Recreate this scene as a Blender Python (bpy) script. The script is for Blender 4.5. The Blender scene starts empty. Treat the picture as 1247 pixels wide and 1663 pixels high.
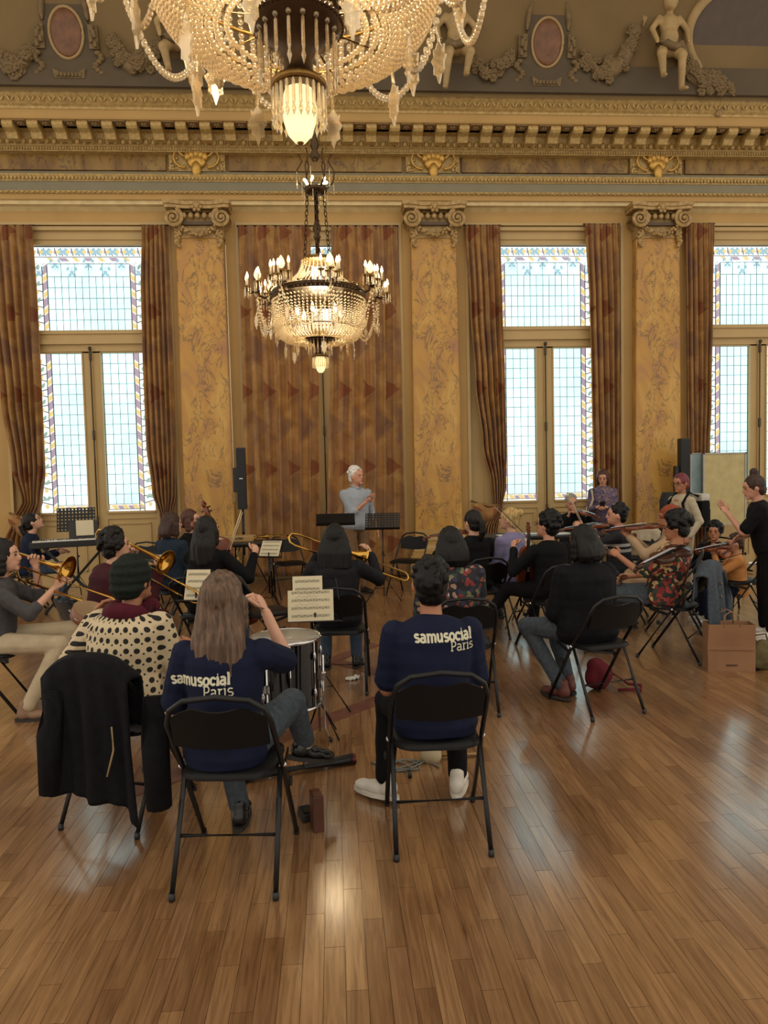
import bpy, bmesh, math, random
from math import sin, cos, pi, radians, sqrt, atan2
from mathutils import Vector, Matrix, noise
from mathutils.bvhtree import BVHTree
random.seed(7)
scene = bpy.context.scene
COL = scene.collection
# ------------------------------------------------------------------ camera
CAM_H = 1.66; FPX = 1150.0
YAW, PITCH, ROLL = radians(4.027), radians(3.165), radians(1.336)
FWD = Vector((sin(YAW)*cos(PITCH), cos(YAW)*cos(PITCH), -sin(PITCH)))
_r0 = Vector((cos(YAW), -sin(YAW), 0)); _u0 = _r0.cross(FWD)
UPV = _u0*cos(ROLL) + _r0*sin(ROLL); RGT = _r0*cos(ROLL) - _u0*sin(ROLL)
cd = bpy.data.cameras.new('camera'); cam = bpy.data.objects.new('camera', cd); COL.objects.link(cam)
cd.sensor_fit = 'HORIZONTAL'; cd.sensor_width = 36.0; cd.lens = 36.0*FPX/1247.0; cd.clip_end = 200
M = Matrix((RGT, UPV, -FWD)).transposed().to_4x4(); M.translation = Vector((0, 0, CAM_H)); cam.matrix_world = M
scene.camera = cam
def _ray(px, py): return FWD + RGT*((px-623.5)/FPX) - UPV*((py-831.5)/FPX)
def A(px, py, Y):            # world point on the plane y = Y that the survey photo shows at px, py
    d = _ray(px, py); return Vector((0, 0, CAM_H)) + d*(Y/d.y)
def F(px, py, z=0.0):        # world point on the level z
    d = _ray(px, py); return Vector((0, 0, CAM_H)) + d*((z-CAM_H)/d.z)
# ------------------------------------------------------------------ world, exposure
w = bpy.data.worlds.new('world'); scene.world = w; w.use_nodes = True
bgn = w.node_tree.nodes['Background']; bgn.inputs[0].default_value = (1.0, 0.9, 0.76, 1); bgn.inputs[1].default_value = 1.02
scene.view_settings.view_transform = 'Standard'; scene.view_settings.look = 'None'
scene.view_settings.exposure = 0.12; scene.view_settings.gamma = 1.0; scene.view_settings.use_curve_mapping = False

# ------------------------------------------------------------------ helpers: materials
def lin(c):
    if isinstance(c, str):
        c = [int(c[i:i+2], 16)/255 for i in (0, 2, 4)]
    return tuple((x/12.92 if x <= .04045 else ((x+.055)/1.055)**2.4) for x in c) + (1.0,)
MATS = {}
class NT:
    """tiny node helper"""
    def __init__(s, name):
        s.m = bpy.data.materials.new(name); s.m.use_nodes = True; s.t = s.m.node_tree
        s.b = s.t.nodes['Principled BSDF']; s.out = s.t.nodes['Material Output']
    def n(s, typ, **kw):
        x = s.t.nodes.new(typ)
        for k, v in kw.items():
            if k.startswith('i_'):
                key = k[2:]; key = int(key) if key.isdigit() else key.replace('_', ' ')
                x.inputs[key].default_value = v
            else: setattr(x, k, v)
        return x
    def l(s, a, b): s.t.links.new(a, b)
    def ramp(s, fac, stops, interp='LINEAR'):
        r = s.n('ShaderNodeValToRGB'); r.color_ramp.interpolation = interp; e = r.color_ramp.elements
        while len(e) < len(stops): e.new(.5)
        for i, (p, c) in enumerate(stops): e[i].position = p; e[i].color = lin(c)
        s.l(fac, r.inputs[0]); return r.outputs[0]
    def mix(s, fac, a, b, typ='MIX'):
        x = s.n('ShaderNodeMix', data_type='RGBA', blend_type=typ)
        for i, v in ((0, fac), (6, a), (7, b)):
            if hasattr(v, 'is_linked') or hasattr(v, 'links'): s.l(v, x.inputs[i])
            else: x.inputs[i].default_value = v if i == 0 else lin(v)
        return x.outputs[2]
    def math(s, op, a, b=None, c=None):
        x = s.n('ShaderNodeMath', operation=op)
        for i, v in enumerate((a, b, c)):
            if v is None: continue
            if isinstance(v, (int, float)): x.inputs[i].default_value = v
            else: s.l(v, x.inputs[i])
        return x.outputs[0]
    def coords(s, kind='Object', scale=(1, 1, 1), loc=(0, 0, 0), rot=(0, 0, 0)):
        c = s.n('ShaderNodeTexCoord'); mp = s.n('ShaderNodeMapping')
        mp.inputs['Scale'].default_value = scale; mp.inputs['Location'].default_value = loc; mp.inputs['Rotation'].default_value = rot
        s.l(c.outputs[kind], mp.inputs[0]); return mp.outputs[0]
    def noise(s, vec, scale, detail=4, dist=0, rough=.55):
        x = s.n('ShaderNodeTexNoise'); s.l(vec, x.inputs['Vector'])
        x.inputs['Scale'].default_value = scale; x.inputs['Detail'].default_value = detail
        x.inputs['Distortion'].default_value = dist; x.inputs['Roughness'].default_value = rough
        return x.outputs[0]
    def bump(s, h, strength=.3, dist=.01):
        x = s.n('ShaderNodeBump'); x.inputs['Strength'].default_value = strength; x.inputs['Distance'].default_value = dist
        s.l(h, x.inputs['Height']); s.l(x.outputs[0], s.b.inputs['Normal'])
    def col(s, c):
        if hasattr(c, 'links'): s.l(c, s.b.inputs['Base Color'])
        else: s.b.inputs['Base Color'].default_value = lin(c)
    def set(s, rough=.5, metal=0, spec=.5):
        s.b.inputs['Roughness'].default_value = rough; s.b.inputs['Metallic'].default_value = metal
        s.b.inputs['Specular IOR Level'].default_value = spec; return s
def mat(name, c='808080', rough=.5, metal=0, spec=.5, var=.12, sc=8, emit=None, es=1, bump=0):
    """plain procedural material: colour with a little noise variation"""
    if name in MATS: return MATS[name]
    t = NT(name); t.set(rough, metal, spec)
    v = t.coords(); f = t.noise(v, sc, 3)
    L = lin(c)
    r = t.n('ShaderNodeValToRGB'); e = r.color_ramp.elements
    e[0].position = .3; e[1].position = .7
    e[0].color = tuple(x*(1-var) for x in L[:3])+(1,); e[1].color = tuple(min(1, x*(1+var)) for x in L[:3])+(1,)
    t.l(f, r.inputs[0]); t.l(r.outputs[0], t.b.inputs['Base Color'])
    if emit:
        t.b.inputs['Emission Color'].default_value = lin(emit); t.b.inputs['Emission Strength'].default_value = es
    if bump: t.bump(t.noise(v, sc*6, 3), bump, .01)
    MATS[name] = t.m; return t.m

# ------------------------------------------------------------------ helpers: meshes
def prop(o, label=None, cat=None, group=None, kind=None):
    if label: o['label'] = label
    if cat: o['category'] = cat
    if group: o['group'] = group
    if kind: o['kind'] = kind
    return o
def empty(name, loc=(0, 0, 0), rz=0, label=None, cat=None, group=None, sc=1):
    o = bpy.data.objects.new(name, None); o.empty_display_size = .1; COL.objects.link(o)
    o.location = loc; o.rotation_euler = (0, 0, rz); o.scale = (sc, sc, sc)
    return prop(o, label, cat, group)
def link(name, me, parent=None, m=None):
    o = bpy.data.objects.new(name, me); COL.objects.link(o)
    if parent: o.parent = parent
    if m is not None and not me.materials: me.materials.append(m)
    return o
def inst(name, me, parent=None, loc=(0, 0, 0), rot=(0, 0, 0), sc=(1, 1, 1)):
    o = bpy.data.objects.new(name, me); COL.objects.link(o)
    if parent: o.parent = parent
    o.location = loc; o.rotation_euler = rot; o.scale = sc if hasattr(sc, '__len__') else (sc,)*3
    return o
def copy_tree(o, parent=None):
    c = o.copy(); COL.objects.link(c); c.parent = parent
    for ch in list(o.children): copy_tree(ch, c)
    return c
def frame_of(d, hint=(0, 0, 1)):
    d = Vector(d).normalized(); h = Vector(hint)
    if abs(d.dot(h)) > .98: h = Vector((0, 1, 0)) if abs(d.y) < .9 else Vector((1, 0, 0))
    s = d.cross(h).normalized(); return s, s.cross(d).normalized(), d
class MB:
    def __init__(s): s.v = []; s.f = []; s.uv = None
    def add(s, vs, fs):
        k = len(s.v); s.v += [tuple(p) for p in vs]; s.f += [tuple(i+k for i in q) for q in fs]; return s
    def box(s, c, d, M=None, bev=0):
        x, y, z = d[0]/2, d[1]/2, d[2]/2
        if bev:
            b = min(bev, x*.9, y*.9, z*.9); vs = []; 
            bm = bmesh.new(); bmesh.ops.create_cube(bm, size=1)
            bmesh.ops.scale(bm, vec=d, verts=bm.verts); bmesh.ops.bevel(bm, geom=list(bm.edges), offset=b, segments=2, affect='EDGES', profile=.7)
            bm.verts.index_update(); vs = [v.co.copy() for v in bm.verts]; fs = [[v.index for v in f.verts] for f in bm.faces]; bm.free()
        else:
            vs = [Vector((i, j, k)) for k in (-z, z) for j in (-y, y) for i in (-x, x)]
            fs = [(0, 2, 3, 1), (4, 5, 7, 6), (0, 1, 5, 4), (2, 6, 7, 3), (0, 4, 6, 2), (1, 3, 7, 5)]
        if M is not None: vs = [M @ v for v in vs]
        return s.add([v+Vector(c) for v in vs], fs)
    def b2(s, x0, x1, y0, y1, z0, z1, bev=0): return s.box(((x0+x1)/2, (y0+y1)/2, (z0+z1)/2), (abs(x1-x0), abs(y1-y0), abs(z1-z0)), None, bev)
    def bar(s, p, q, w, h, hint=(0, 0, 1)):
        p, q = Vector(p), Vector(q); a, b, d = frame_of(q-p, hint)
        return s.box((p+q)/2, (w, h, (q-p).length), Matrix((a, b, d)).transposed())
    def tube(s, pts, r, n=8, closed=False, cap=True):
        pts = [Vector(p) for p in pts]; N = len(pts); rs = r if hasattr(r, '__len__') else [r]*N
        vs = []; prev = None
        for i, p in enumerate(pts):
            if closed: d = pts[(i+1) % N]-pts[i-1]
            else: d = pts[min(i+1, N-1)]-pts[max(i-1, 0)]
            if d.length < 1e-9: d = Vector((0, 0, 1))
            if prev is None: a, b, _ = frame_of(d)
            else:
                dn = d.normalized(); a = (prev-dn*prev.dot(dn))
                a = a.normalized() if a.length > 1e-6 else frame_of(d)[0]; b = dn.cross(a)
            prev = a
            for k in range(n): t = 2*pi*k/n; vs.append(p+(a*cos(t)+b*sin(t))*rs[i])
        fs = []
        for i in range(N if closed else N-1):
            j = (i+1) % N
            for k in range(n): fs.append((i*n+k, i*n+(k+1) % n, j*n+(k+1) % n, j*n+k))
        if cap and not closed: fs.append(tuple(range(n-1, -1, -1))); fs.append(tuple((N-1)*n+k for k in range(n)))
        return s.add(vs, fs)
    def lathe(s, prof, n=16, M=None, arc=2*pi, cap=True):
        vs = []; full = abs(arc-2*pi) < 1e-6; m = n if full else n+1
        for r, z in prof:
            for k in range(m): t = arc*k/n; vs.append(Vector((r*cos(t), r*sin(t), z)))
        fs = []
        for i in range(len(prof)-1):
            for k in range(n): fs.append((i*m+k, i*m+(k+1) % m, (i+1)*m+(k+1) % m, (i+1)*m+k))
        if cap and full:
            if prof[0][0] > 1e-5: fs.append(tuple(range(m-1, -1, -1)))
            if prof[-1][0] > 1e-5: fs.append(tuple((len(prof)-1)*m+k for k in range(m)))
        if M is not None: vs = [M @ v for v in vs]
        return s.add(vs, fs)
    def ell(s, c, r, n=10, m=7, M=None):
        r = r if hasattr(r, '__len__') else (r,)*3; c = Vector(c); vs = [Vector((0, 0, -r[2]))]
        for i in range(1, m):
            t = pi*i/m-pi/2
            for k in range(n): u = 2*pi*k/n; vs.append(Vector((r[0]*cos(t)*cos(u), r[1]*cos(t)*sin(u), r[2]*sin(t))))
        vs.append(Vector((0, 0, r[2]))); fs = []
        for k in range(n): fs.append((0, 1+(k+1) % n, 1+k))
        for i in range(m-2):
            for k in range(n): a = 1+i*n; fs.append((a+k, a+(k+1) % n, a+n+(k+1) % n, a+n+k))
        a = 1+(m-2)*n; L = len(vs)-1
        for k in range(n): fs.append((a+k, a+(k+1) % n, L))
        if M is not None: vs = [M @ v for v in vs]
        return s.add([v+c for v in vs], fs)
    def cap(s, p, r0, q, r1, n=10):      # tapered capsule
        p, q = Vector(p), Vector(q); a, b, d = frame_of(q-p); vs = []; L = (q-p).length; R = []
        for t in (-80, -50, -20): t = radians(t); R.append((r0*cos(t), r0*sin(t)))
        for t in (20, 50, 80): t = radians(t); R.append((r1*cos(t), L+r1*sin(t)))
        for r, z in R:
            for k in range(n): u = 2*pi*k/n; vs.append(p+d*z+(a*cos(u)+b*sin(u))*r)
        fs = [tuple(range(n-1, -1, -1)), tuple(5*n+k for k in range(n))]
        for i in range(5):
            for k in range(n): fs.append((i*n+k, i*n+(k+1) % n, (i+1)*n+(k+1) % n, (i+1)*n+k))
        return s.add(vs, fs)
    def prism(s, poly, t, M=None, c=(0, 0, 0), taper=1.0):  # polygon in xz extruded along y by t (centred)
        n = len(poly); vs = [Vector((x, -t/2, z)) for x, z in poly]+[Vector((x*taper, t/2, z*taper)) for x, z in poly]
        fs = [tuple(range(n)), tuple(range(2*n-1, n-1, -1))]
        for k in range(n): fs.append(((k+1) % n, k, n+k, n+(k+1) % n))
        if M is not None: vs = [M @ v for v in vs]
        return s.add([v+Vector(c) for v in vs], fs)
    def loft(s, rings, cap=True):        # rings: list of lists of points
        n = len(rings[0]); vs = [p for r in rings for p in r]; fs = []
        for i in range(len(rings)-1):
            for k in range(n): fs.append((i*n+k, i*n+(k+1) % n, (i+1)*n+(k+1) % n, (i+1)*n+k))
        if cap: fs.append(tuple(range(n-1, -1, -1))); fs.append(tuple((len(rings)-1)*n+k for k in range(n)))
        return s.add(vs, fs)
    def grid(s, fn, nu, nv):             # fn(u,v)->point with u,v in 0..1
        vs = [fn(i/nu, j/nv) for j in range(nv+1) for i in range(nu+1)]; m = nu+1
        fs = [(j*m+i, j*m+i+1, (j+1)*m+i+1, (j+1)*m+i) for j in range(nv) for i in range(nu)]
        s.uvg = [(i/nu, j/nv) for j in range(nv+1) for i in range(nu+1)]
        return s.add(vs, fs)
    def xf(s, M): s.v = [tuple(M @ Vector(p)) for p in s.v]; return s
    def mesh(s, name, m=None, smooth=False, fix=True):
        me = bpy.data.meshes.new(name); me.from_pydata(s.v, [], s.f)
        if fix:
            bm = bmesh.new(); bm.from_mesh(me); bmesh.ops.recalc_face_normals(bm, faces=bm.faces); bm.to_mesh(me); bm.free()
        if m is not None: me.materials.append(m)
        if smooth is not False:
            me.polygons.foreach_set('use_smooth', [True]*len(me.polygons))
            if smooth is not True: 
                try: me.set_sharp_from_angle(angle=radians(smooth))
                except Exception: pass
        return me
    def build(s, name, m=None, parent=None, smooth=False, loc=None, fix=True):
        o = link(name, s.mesh(name, m, smooth, fix), parent)
        if loc is not None: o.location = loc
        return o
def T(x, y, z): return Matrix.Translation((x, y, z))
def RX(a): return Matrix.Rotation(a, 4, 'X')
def RY(a): return Matrix.Rotation(a, 4, 'Y')
def RZ(a): return Matrix.Rotation(a, 4, 'Z')
TMP = bpy.data.scenes.new('workbench')                    # scratch scene so that only the shape in work is evaluated
def remesh(mb, voxel, smooth=3, disp=None):
    """union of overlapping closed shapes -> one continuous surface (a new mesh)"""
    me = bpy.data.meshes.new('tmp'); me.from_pydata(mb.v, [], mb.f)
    bm = bmesh.new(); bm.from_mesh(me); bmesh.ops.recalc_face_normals(bm, faces=bm.faces); bm.to_mesh(me); bm.free()
    o = bpy.data.objects.new('tmp', me); TMP.collection.objects.link(o)
    md = o.modifiers.new('r', 'REMESH'); md.mode = 'VOXEL'; md.voxel_size = voxel
    if smooth: sm = o.modifiers.new('s', 'SMOOTH'); sm.factor = .5; sm.iterations = smooth
    vl = TMP.view_layers[0]; vl.update(); dg = vl.depsgraph
    r = bpy.data.meshes.new_from_object(o.evaluated_get(dg), depsgraph=dg)
    bpy.data.objects.remove(o); bpy.data.meshes.remove(me)
    if disp:
        nr = [v.normal.copy() for v in r.vertices]
        for v, n_ in zip(r.vertices, nr): v.co += n_*disp(v.co)
    r.materials.clear(); r.polygons.foreach_set('use_smooth', [True]*len(r.polygons)); return r
# ================================================================== MATERIALS of the hall
def m_marble(name, base, light, dark, vein, sc=1.0):
    t = NT(name); t.set(.35)
    v = t.coords(scale=(sc, sc, sc*.55)); n1 = t.noise(v, 1.7, 6, 1.2)
    c = t.ramp(n1, [(.3, dark), (.5, base), (.72, light)])
    n2 = t.noise(v, 2.3, 8, 1.6, .62); d = t.math('ABSOLUTE', t.math('SUBTRACT', n2, .5))
    k = t.math('SUBTRACT', 1, t.math('MULTIPLY', d, 46)); k = t.math('MAXIMUM', k, 0)
    n3 = t.noise(v, 1.1, 2); k = t.math('MULTIPLY', k, t.math('GREATER_THAN', n3, .43))
    t.col(t.mix(t.math('MULTIPLY', k, .75), c, vein)); return t.m
M_MARBLE = m_marble('yellow_marble', 'b8893c', 'c89f52', 'a4764a', '3c3430', 1.6)
M_FRIEZE = m_marble('brown_marble', '87652c', 'a08242', '6b4c20', '3c2c1a', 1.3)
M_WALL = mat('cream_paint', 'b08c50', .6, var=.06, sc=2)
M_PLASTER = mat('stone_plaster', 'a08558', .7, var=.12, sc=5, bump=.15)
M_GOLD = mat('old_gilding', 'b3965c', .45, .15, var=.25, sc=20)
M_BRIGHTGOLD = mat('bright_gilding', 'c49a4c', .35, .55, var=.2, sc=20)
M_GREY = mat('grey_green_band', '7d765e', .6, var=.06, sc=3)
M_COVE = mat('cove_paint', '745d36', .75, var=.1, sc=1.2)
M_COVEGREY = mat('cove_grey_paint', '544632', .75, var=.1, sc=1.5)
M_CREAM = mat('window_paint', 'b89c68', .5, var=.05, sc=3)
M_IRON = mat('window_iron', '4a4238', .5, .6)
M_STATUE = mat('putto_plaster', 'a88c5c', .6, var=.2, sc=6)
M_FLOWER = mat('garland_plaster', '715c3a', .7, var=.25, sc=14)
M_REDOVAL = mat('red_marble', '6e4628', .4, var=.3, sc=9)
def m_plank():
    t = NT('oak_parquet'); t.set(.3, 0, .5)
    oi = t.n('ShaderNodeObjectInfo'); at = t.n('ShaderNodeAttribute', attribute_name='rnd')
    r = t.math('FRACT', t.math('ADD', oi.outputs['Random'], at.outputs['Fac']))
    c = t.ramp(r, [(0, '825e3c'), (.35, '926d48'), (.7, 'a07a52'), (1, '886342')])
    g = t.n('ShaderNodeNewGeometry'); mp = t.n('ShaderNodeMapping'); mp.inputs['Scale'].default_value = (38, 2.2, 1); t.l(g.outputs['Position'], mp.inputs[0])
    n = t.noise(mp.outputs[0], 1.6, 5, .8); c2 = t.ramp(n, [(.3, 'b0a090'), (.65, 'ffffff')])
    mp2 = t.n('ShaderNodeMapping'); mp2.inputs['Scale'].default_value = (1, 1, 1); t.l(g.outputs['Position'], mp2.inputs[0])
    wear = t.noise(mp2.outputs[0], 1.3, 4); ro = t.n('ShaderNodeMapRange'); ro.inputs[3].default_value = .2; ro.inputs[4].default_value = .38
    t.l(wear, ro.inputs[0]); t.l(ro.outputs[0], t.b.inputs['Roughness'])
    t.b.inputs['Coat Weight'].default_value = 1.0; t.b.inputs['Coat IOR'].default_value = 1.75; t.b.inputs['Coat Roughness'].default_value = .15; t.col(t.mix(.85, c, c2, 'MULTIPLY')); t.bump(n, .06, .002); return t.m
M_PLANK = m_plank()
M_INLAY = mat('dark_inlay_wood', '6b4638', .3, var=.2, sc=10)
# ================================================================== FLOOR
X0, X1, YB, YW = -8.5, 11.5, -3.0, 11.3
floor = MB().b2(X0, X1, YB, YW+.3, -.1, -.006).build('floor', mat('floor_joint', '4a3422', .8)); prop(floor, kind='structure')
PW, PL = .072, .56
pm = MB().b2(-PW/2+.0008, PW/2-.0008, -PL/2+.001, PL/2-.001, -.012, 0).mesh('plank', M_PLANK)
cells = []
ni = int((X1-X0)/PW)
for i in range(ni):
    off = (i*.37 % 1)*PL + random.uniform(-.05, .05)
    j = 0; y = YB-off
    while y < YW+.2:
        cells.append((X0+PW*(i+.5), y+PL/2)); y += PL
def near(c):
    x, y = c; inx = abs(x-y*.07) < .56*y+.06
    return (y if inx and y > 1.75 else 99)
cells.sort(key=near)
for x, y in cells[:300]: inst('plank', pm, floor, (x, y, 0))
rest = MB(); rn = []
for x, y in cells[300:]:
    rest.b2(x-PW/2+.0008, x+PW/2-.0008, y-PL/2+.001, y+PL/2-.001, -.012, 0); rn.append(random.random())
o = rest.build('planks', M_PLANK, floor, fix=False); prop(o, kind='stuff')
at = o.data.attributes.new('rnd', 'FLOAT', 'FACE'); at.data.foreach_set('value', [rn[i//6] for i in range(len(o.data.polygons))])
for iz, (a, b, wd) in enumerate((((415, 1215), (615, 1136), .15), ((505, 1063), (640, 1100), .13), ((470, 1098), (610, 1046), .13), ((200, 1290), (415, 1215), .15), ((615, 1136), (700, 1108), .15))):
    p, q = F(*a), F(*b); MB().bar(p+Vector((0, 0, .001+.0006*iz)), q+Vector((0, 0, .001+.0006*iz)), wd, .004).build('inlay_strip', M_INLAY, floor)
# ================================================================== BACK WALL
WC = [-3.68, -.12, 3.46, 7.06]; HW = 1.24; WT = 5.53      # window centres, half width of the openings, head
wall = MB(); xs = [X0]+[v for c in WC for v in (c-HW, c+HW)]+[X1]
for i in range(0, len(xs), 2): wall.b2(xs[i], xs[i+1], YW, YW+.5, 0, WT)
wall.b2(X0, X1, YW, YW+.5, WT, 7.6)
wall = wall.build('wall_back', M_WALL); prop(wall, kind='structure')
for i, c in enumerate(WC):                                  # narrow moulding round each opening
    m = MB()
    for sx in (-1, 1): m.b2(c+sx*HW, c+sx*(HW+.045), YW-.02, YW+.01, 0, WT+.04)
    m.b2(c-HW, c+HW, YW-.02, YW+.01, WT, WT+.04)
    m.build('opening_moulding', M_CREAM, wall)
for i in range(0, len(xs), 2):
    m = MB().b2(xs[i]+.05, xs[i+1]-.05, YW-.03, YW, 0, .2).b2(xs[i]+.05, xs[i+1]-.05, YW-.02, YW, .2, .24)
    m.build('skirting', M_WALL, wall)
def zz(z, Y): return CAM_H+(z-CAM_H)*Y/11.3               # same sight line, nearer plane
# ---- entablature: each moulding a trim piece of its own
def trim(name, prof, m):                                   # prof: list of (Y, z) -> extruded along x
    k = len(prof); vs = [(X0, y, z) for y, z in prof]+[(X1, y, z) for y, z in prof]
    fs = [(i, (i+1) % k, k+(i+1) % k, k+i) for i in range(k)]+[tuple(range(k)), tuple(range(2*k-1, k-1, -1))]
    o = MB().add(vs, fs).build(name, m); return prop(o, kind='structure')
def band(name, Y, z0, z1, m, back=11.3): return trim(name, [(back, z0), (Y, z0), (Y, z1), (back, z1)], m)
zc = [zz(z, 11.18) for z in (5.83, 5.90)]
trim('trim_1', [(11.3, zc[0]-.05), (11.24, zc[0]), (11.17, zc[0]+.01), (11.17, zc[1]), (11.3, zc[1]+.01)], mat('pale_moulding', 'cbb583', .5))
y_ = 11.14
band('trim_2', y_, zc[1], zz(6.0, y_), M_WALL)
band('trim_4', y_-.02, zz(6.04, y_), zz(6.175, y_), M_GREY)
rope = prop(band('trim_3', y_-.025, zz(6.0, y_), zz(6.04, y_), M_GOLD), kind='structure')
rb = MB()
nx = int((X1-X0)/.075)
for i in range(nx): rb.ell((X0+.075*(i+.5), y_-.03, zz(6.02, y_)), (.036, .018, .02), 6, 4, )
prop(rb.build('rope_beads', M_GOLD, rope, True), kind='stuff')
leafb = trim('trim_5', [(11.3, zz(6.175, y_)), (y_-.03, zz(6.175, y_)), (y_-.06, zz(6.25, y_)), (y_-.07, zz(6.27, y_)), (11.3, zz(6.27, y_))], M_GOLD)
lm = MB()
for i in range(int((X1-X0)/.055)): lm.ell((X0+.055*(i+.5), y_-.055, zz(6.22, y_)), (.024, .022, .036), 6, 4)
prop(lm.build('leaf_beads', M_GOLD, leafb, True), kind='stuff')
yf = 11.2
band('trim_6', yf-.05, zz(6.27, y_), zz(6.31, yf), M_GREY)
frz = band('trim_7', yf+.03, zz(6.31, yf), zz(6.66, yf), M_FRIEZE)
zf0, zf1 = zz(6.33, yf), zz(6.63, yf)
PX = [-5.5, -1.93, 1.66, 5.26, 8.85]                       # pilaster axes
for a, b in zip(PX[:-1], PX[1:]):
    MB().b2(a+.47, b-.47, yf-.005, yf+.03, zf0+.02, zf1-.02, .008).build('marble_panel', M_FRIEZE, frz)
ye = 11.06
dent = trim('trim_8', [(11.3, zz(6.64, ye)), (ye+.02, zz(6.64, ye)), (ye, zz(6.70, ye)), (11.3, zz(6.70, ye))], M_GOLD)
dm = MB()
for i in range(int((X1-X0)/.04)): dm.b2(X0+.04*i, X0+.04*i+.022, ye-.012, ye+.02, zz(6.65, ye), zz(6.69, ye))
prop(dm.build('dentils', M_GOLD, dent), kind='stuff')
egg = trim('trim_9', [(11.3, zz(6.70, ye)), (ye-.02, zz(6.70, ye)), (ye-.09, zz(6.80, ye)), (11.3, zz(6.80, ye))], M_GOLD)
em = MB().ell((0, 0, 0), (.04, .035, .05), 8, 6).mesh('egg', M_GOLD, True)
dmh = MB().prism([(-.012, .05), (.012, .05), (0, -.05)], .03).mesh('dart', M_GOLD)
n = 0
x = -5.6
while x < 7.6:
    inst('egg', em, egg, (x, ye-.065, zz(6.75, ye))); inst('dart', dmh, egg, (x+.055, ye-.06, zz(6.75, ye))); x += .11
yc = 10.62
back = MB(); zs0, zs1 = zz(6.81, 10.98), zz(7.08, yc+.05)
modb = trim('trim_10', [(11.3, zs0), (10.98, zs0), (10.96, zs0+.08), (10.9, zs0+.10), (10.9, zs0+.2), (10.84, zs0+.22), (10.84, zs1), (11.3, zs1)], M_GOLD)
mm = MB()                                                  # scrolled bracket
prof = [(.0, -.02), (-.02, -.07), (.02, -.12), (.12, -.12), (.16, -.05), (.27, -.03), (.30, .0), (.30, .06), (0, .06)]
mm.prism([(a, b) for a, b in prof], .15)
mm.xf(RZ(-pi/2))
for sx in (-.045, 0, .045):
    for k in range(4): mm.ell((sx, -.03-.03*k, -.10+.012*k*k*.4), (.022, .02, .022), 6, 4)
mmesh = mm.mesh('bracket', M_GOLD)
rm = MB().b2(-.085, .085, -.085, .085, -.004, .012)
for k in range(6): rm.ell((.036*cos(k*pi/3), .036*sin(k*pi/3), -.015), (.022, .022, .014), 6, 4)
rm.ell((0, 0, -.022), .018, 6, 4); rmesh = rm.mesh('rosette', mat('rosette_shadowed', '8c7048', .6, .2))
x = -6.2
while x < 8.0:
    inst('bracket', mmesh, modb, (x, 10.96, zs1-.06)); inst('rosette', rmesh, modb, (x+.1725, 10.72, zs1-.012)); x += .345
cor = trim('trim_11', [(11.3, zs1), (yc, zs1), (yc-.01, zs1+.02), (yc-.01, zs1+.125), (11.3, zs1+.125)], M_WALL)
zt = zs1+.125
leaf2 = trim('trim_12', [(11.3, zt), (yc-.02, zt), (yc-.03, zt+.03), (yc-.06, zt+.05), (yc-.15, zt+.16), (yc-.16, zt+.18), (11.3, zt+.18)], M_GOLD)
lf = MB()
for i in range(int(14/.07)):
    x = -6.2+.07*i; s = 1 if i % 2 else -1
    lf.ell((x, yc-.115, zt+.105), (.017, .02, .062), 6, 4, RY(.5*s))
prop(lf.build('leaf_ornament', M_GOLD, leaf2, True), kind='stuff')
trim('trim_13', [(11.3, zt+.18), (yc-.17, zt+.18), (yc-.2, zt+.22), (yc-.2, zt+.25), (11.3, zt+.25)], mat('ochre_moulding', '86663a', .5, .1))
# ---- cove and ceiling
CP = [(10.42, zt+.15), (10.42, zt+.3), (10.40, zt+.6), (10.32, zt+1.0), (10.14, zt+1.45), (9.85, zt+1.9), (9.4, zt+2.35), (8.8, zt+2.65), (8.0, zt+2.8)]
def cove(v):                                               # v metres up the curve -> (Y, z, normal)
    acc = 0
    for (y0, z0), (y1, z1) in zip(CP[:-1], CP[1:]):
        L = sqrt((y1-y0)**2+(z1-z0)**2)
        if v <= acc+L or (y1, z1) == CP[-1]:
            t = (v-acc)/L; d = ((y1-y0)/L, (z1-z0)/L)
            return y0+(y1-y0)*t, z0+(z1-z0)*t, (-d[1], d[0]), d
        acc += L
def cove_px(px, py):                                       # find (x, v) under a sight line
    d = _ray(px, py); best = None
    for k in range(600):
        v = k*.006; Y, z, nn, dd = cove(v); t = Y/d.y; e = abs(CAM_H+d.z*t-z)
        if best is None or e < best[0]: best = (e, d.x*t, v)
    return best[1], best[2]
def cove_M(x, v, off=0):                                   # local frame: X along wall, Z up the cove, -Y into the room
    Y, z, nn, dd = cove(v); n = Vector((0, nn[0], nn[1])); u = Vector((0, dd[0], dd[1]))
    if n.y > 0: n = -n
    Mx = Matrix((Vector((1, 0, 0)), -n, u)).transposed().to_4x4(); Mx.translation = Vector((x, Y, z))+n*off; return Mx
cg = MB()
k = len(CP); cg.add([(X0, y, z) for y, z in CP]+[(X1, y, z) for y, z in CP]+[(X0, y+.15, z+.1) for y, z in CP]+[(X1, y+.15, z+.1) for y, z in CP],
       [(i, i+1, k+i+1, k+i) for i in range(k-1)]+[(2*k+i, 3*k+i, 3*k+i+1, 2*k+i+1) for i in range(k-1)])
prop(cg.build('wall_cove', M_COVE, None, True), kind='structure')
cb = MB()                                                  # plain grey dado at the foot of the cove
cb.b2(X0, X1, 10.36, 10.42, zt+.2, zt+.58); prop(cb.build('trim_14', M_COVEGREY), kind='structure')
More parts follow.
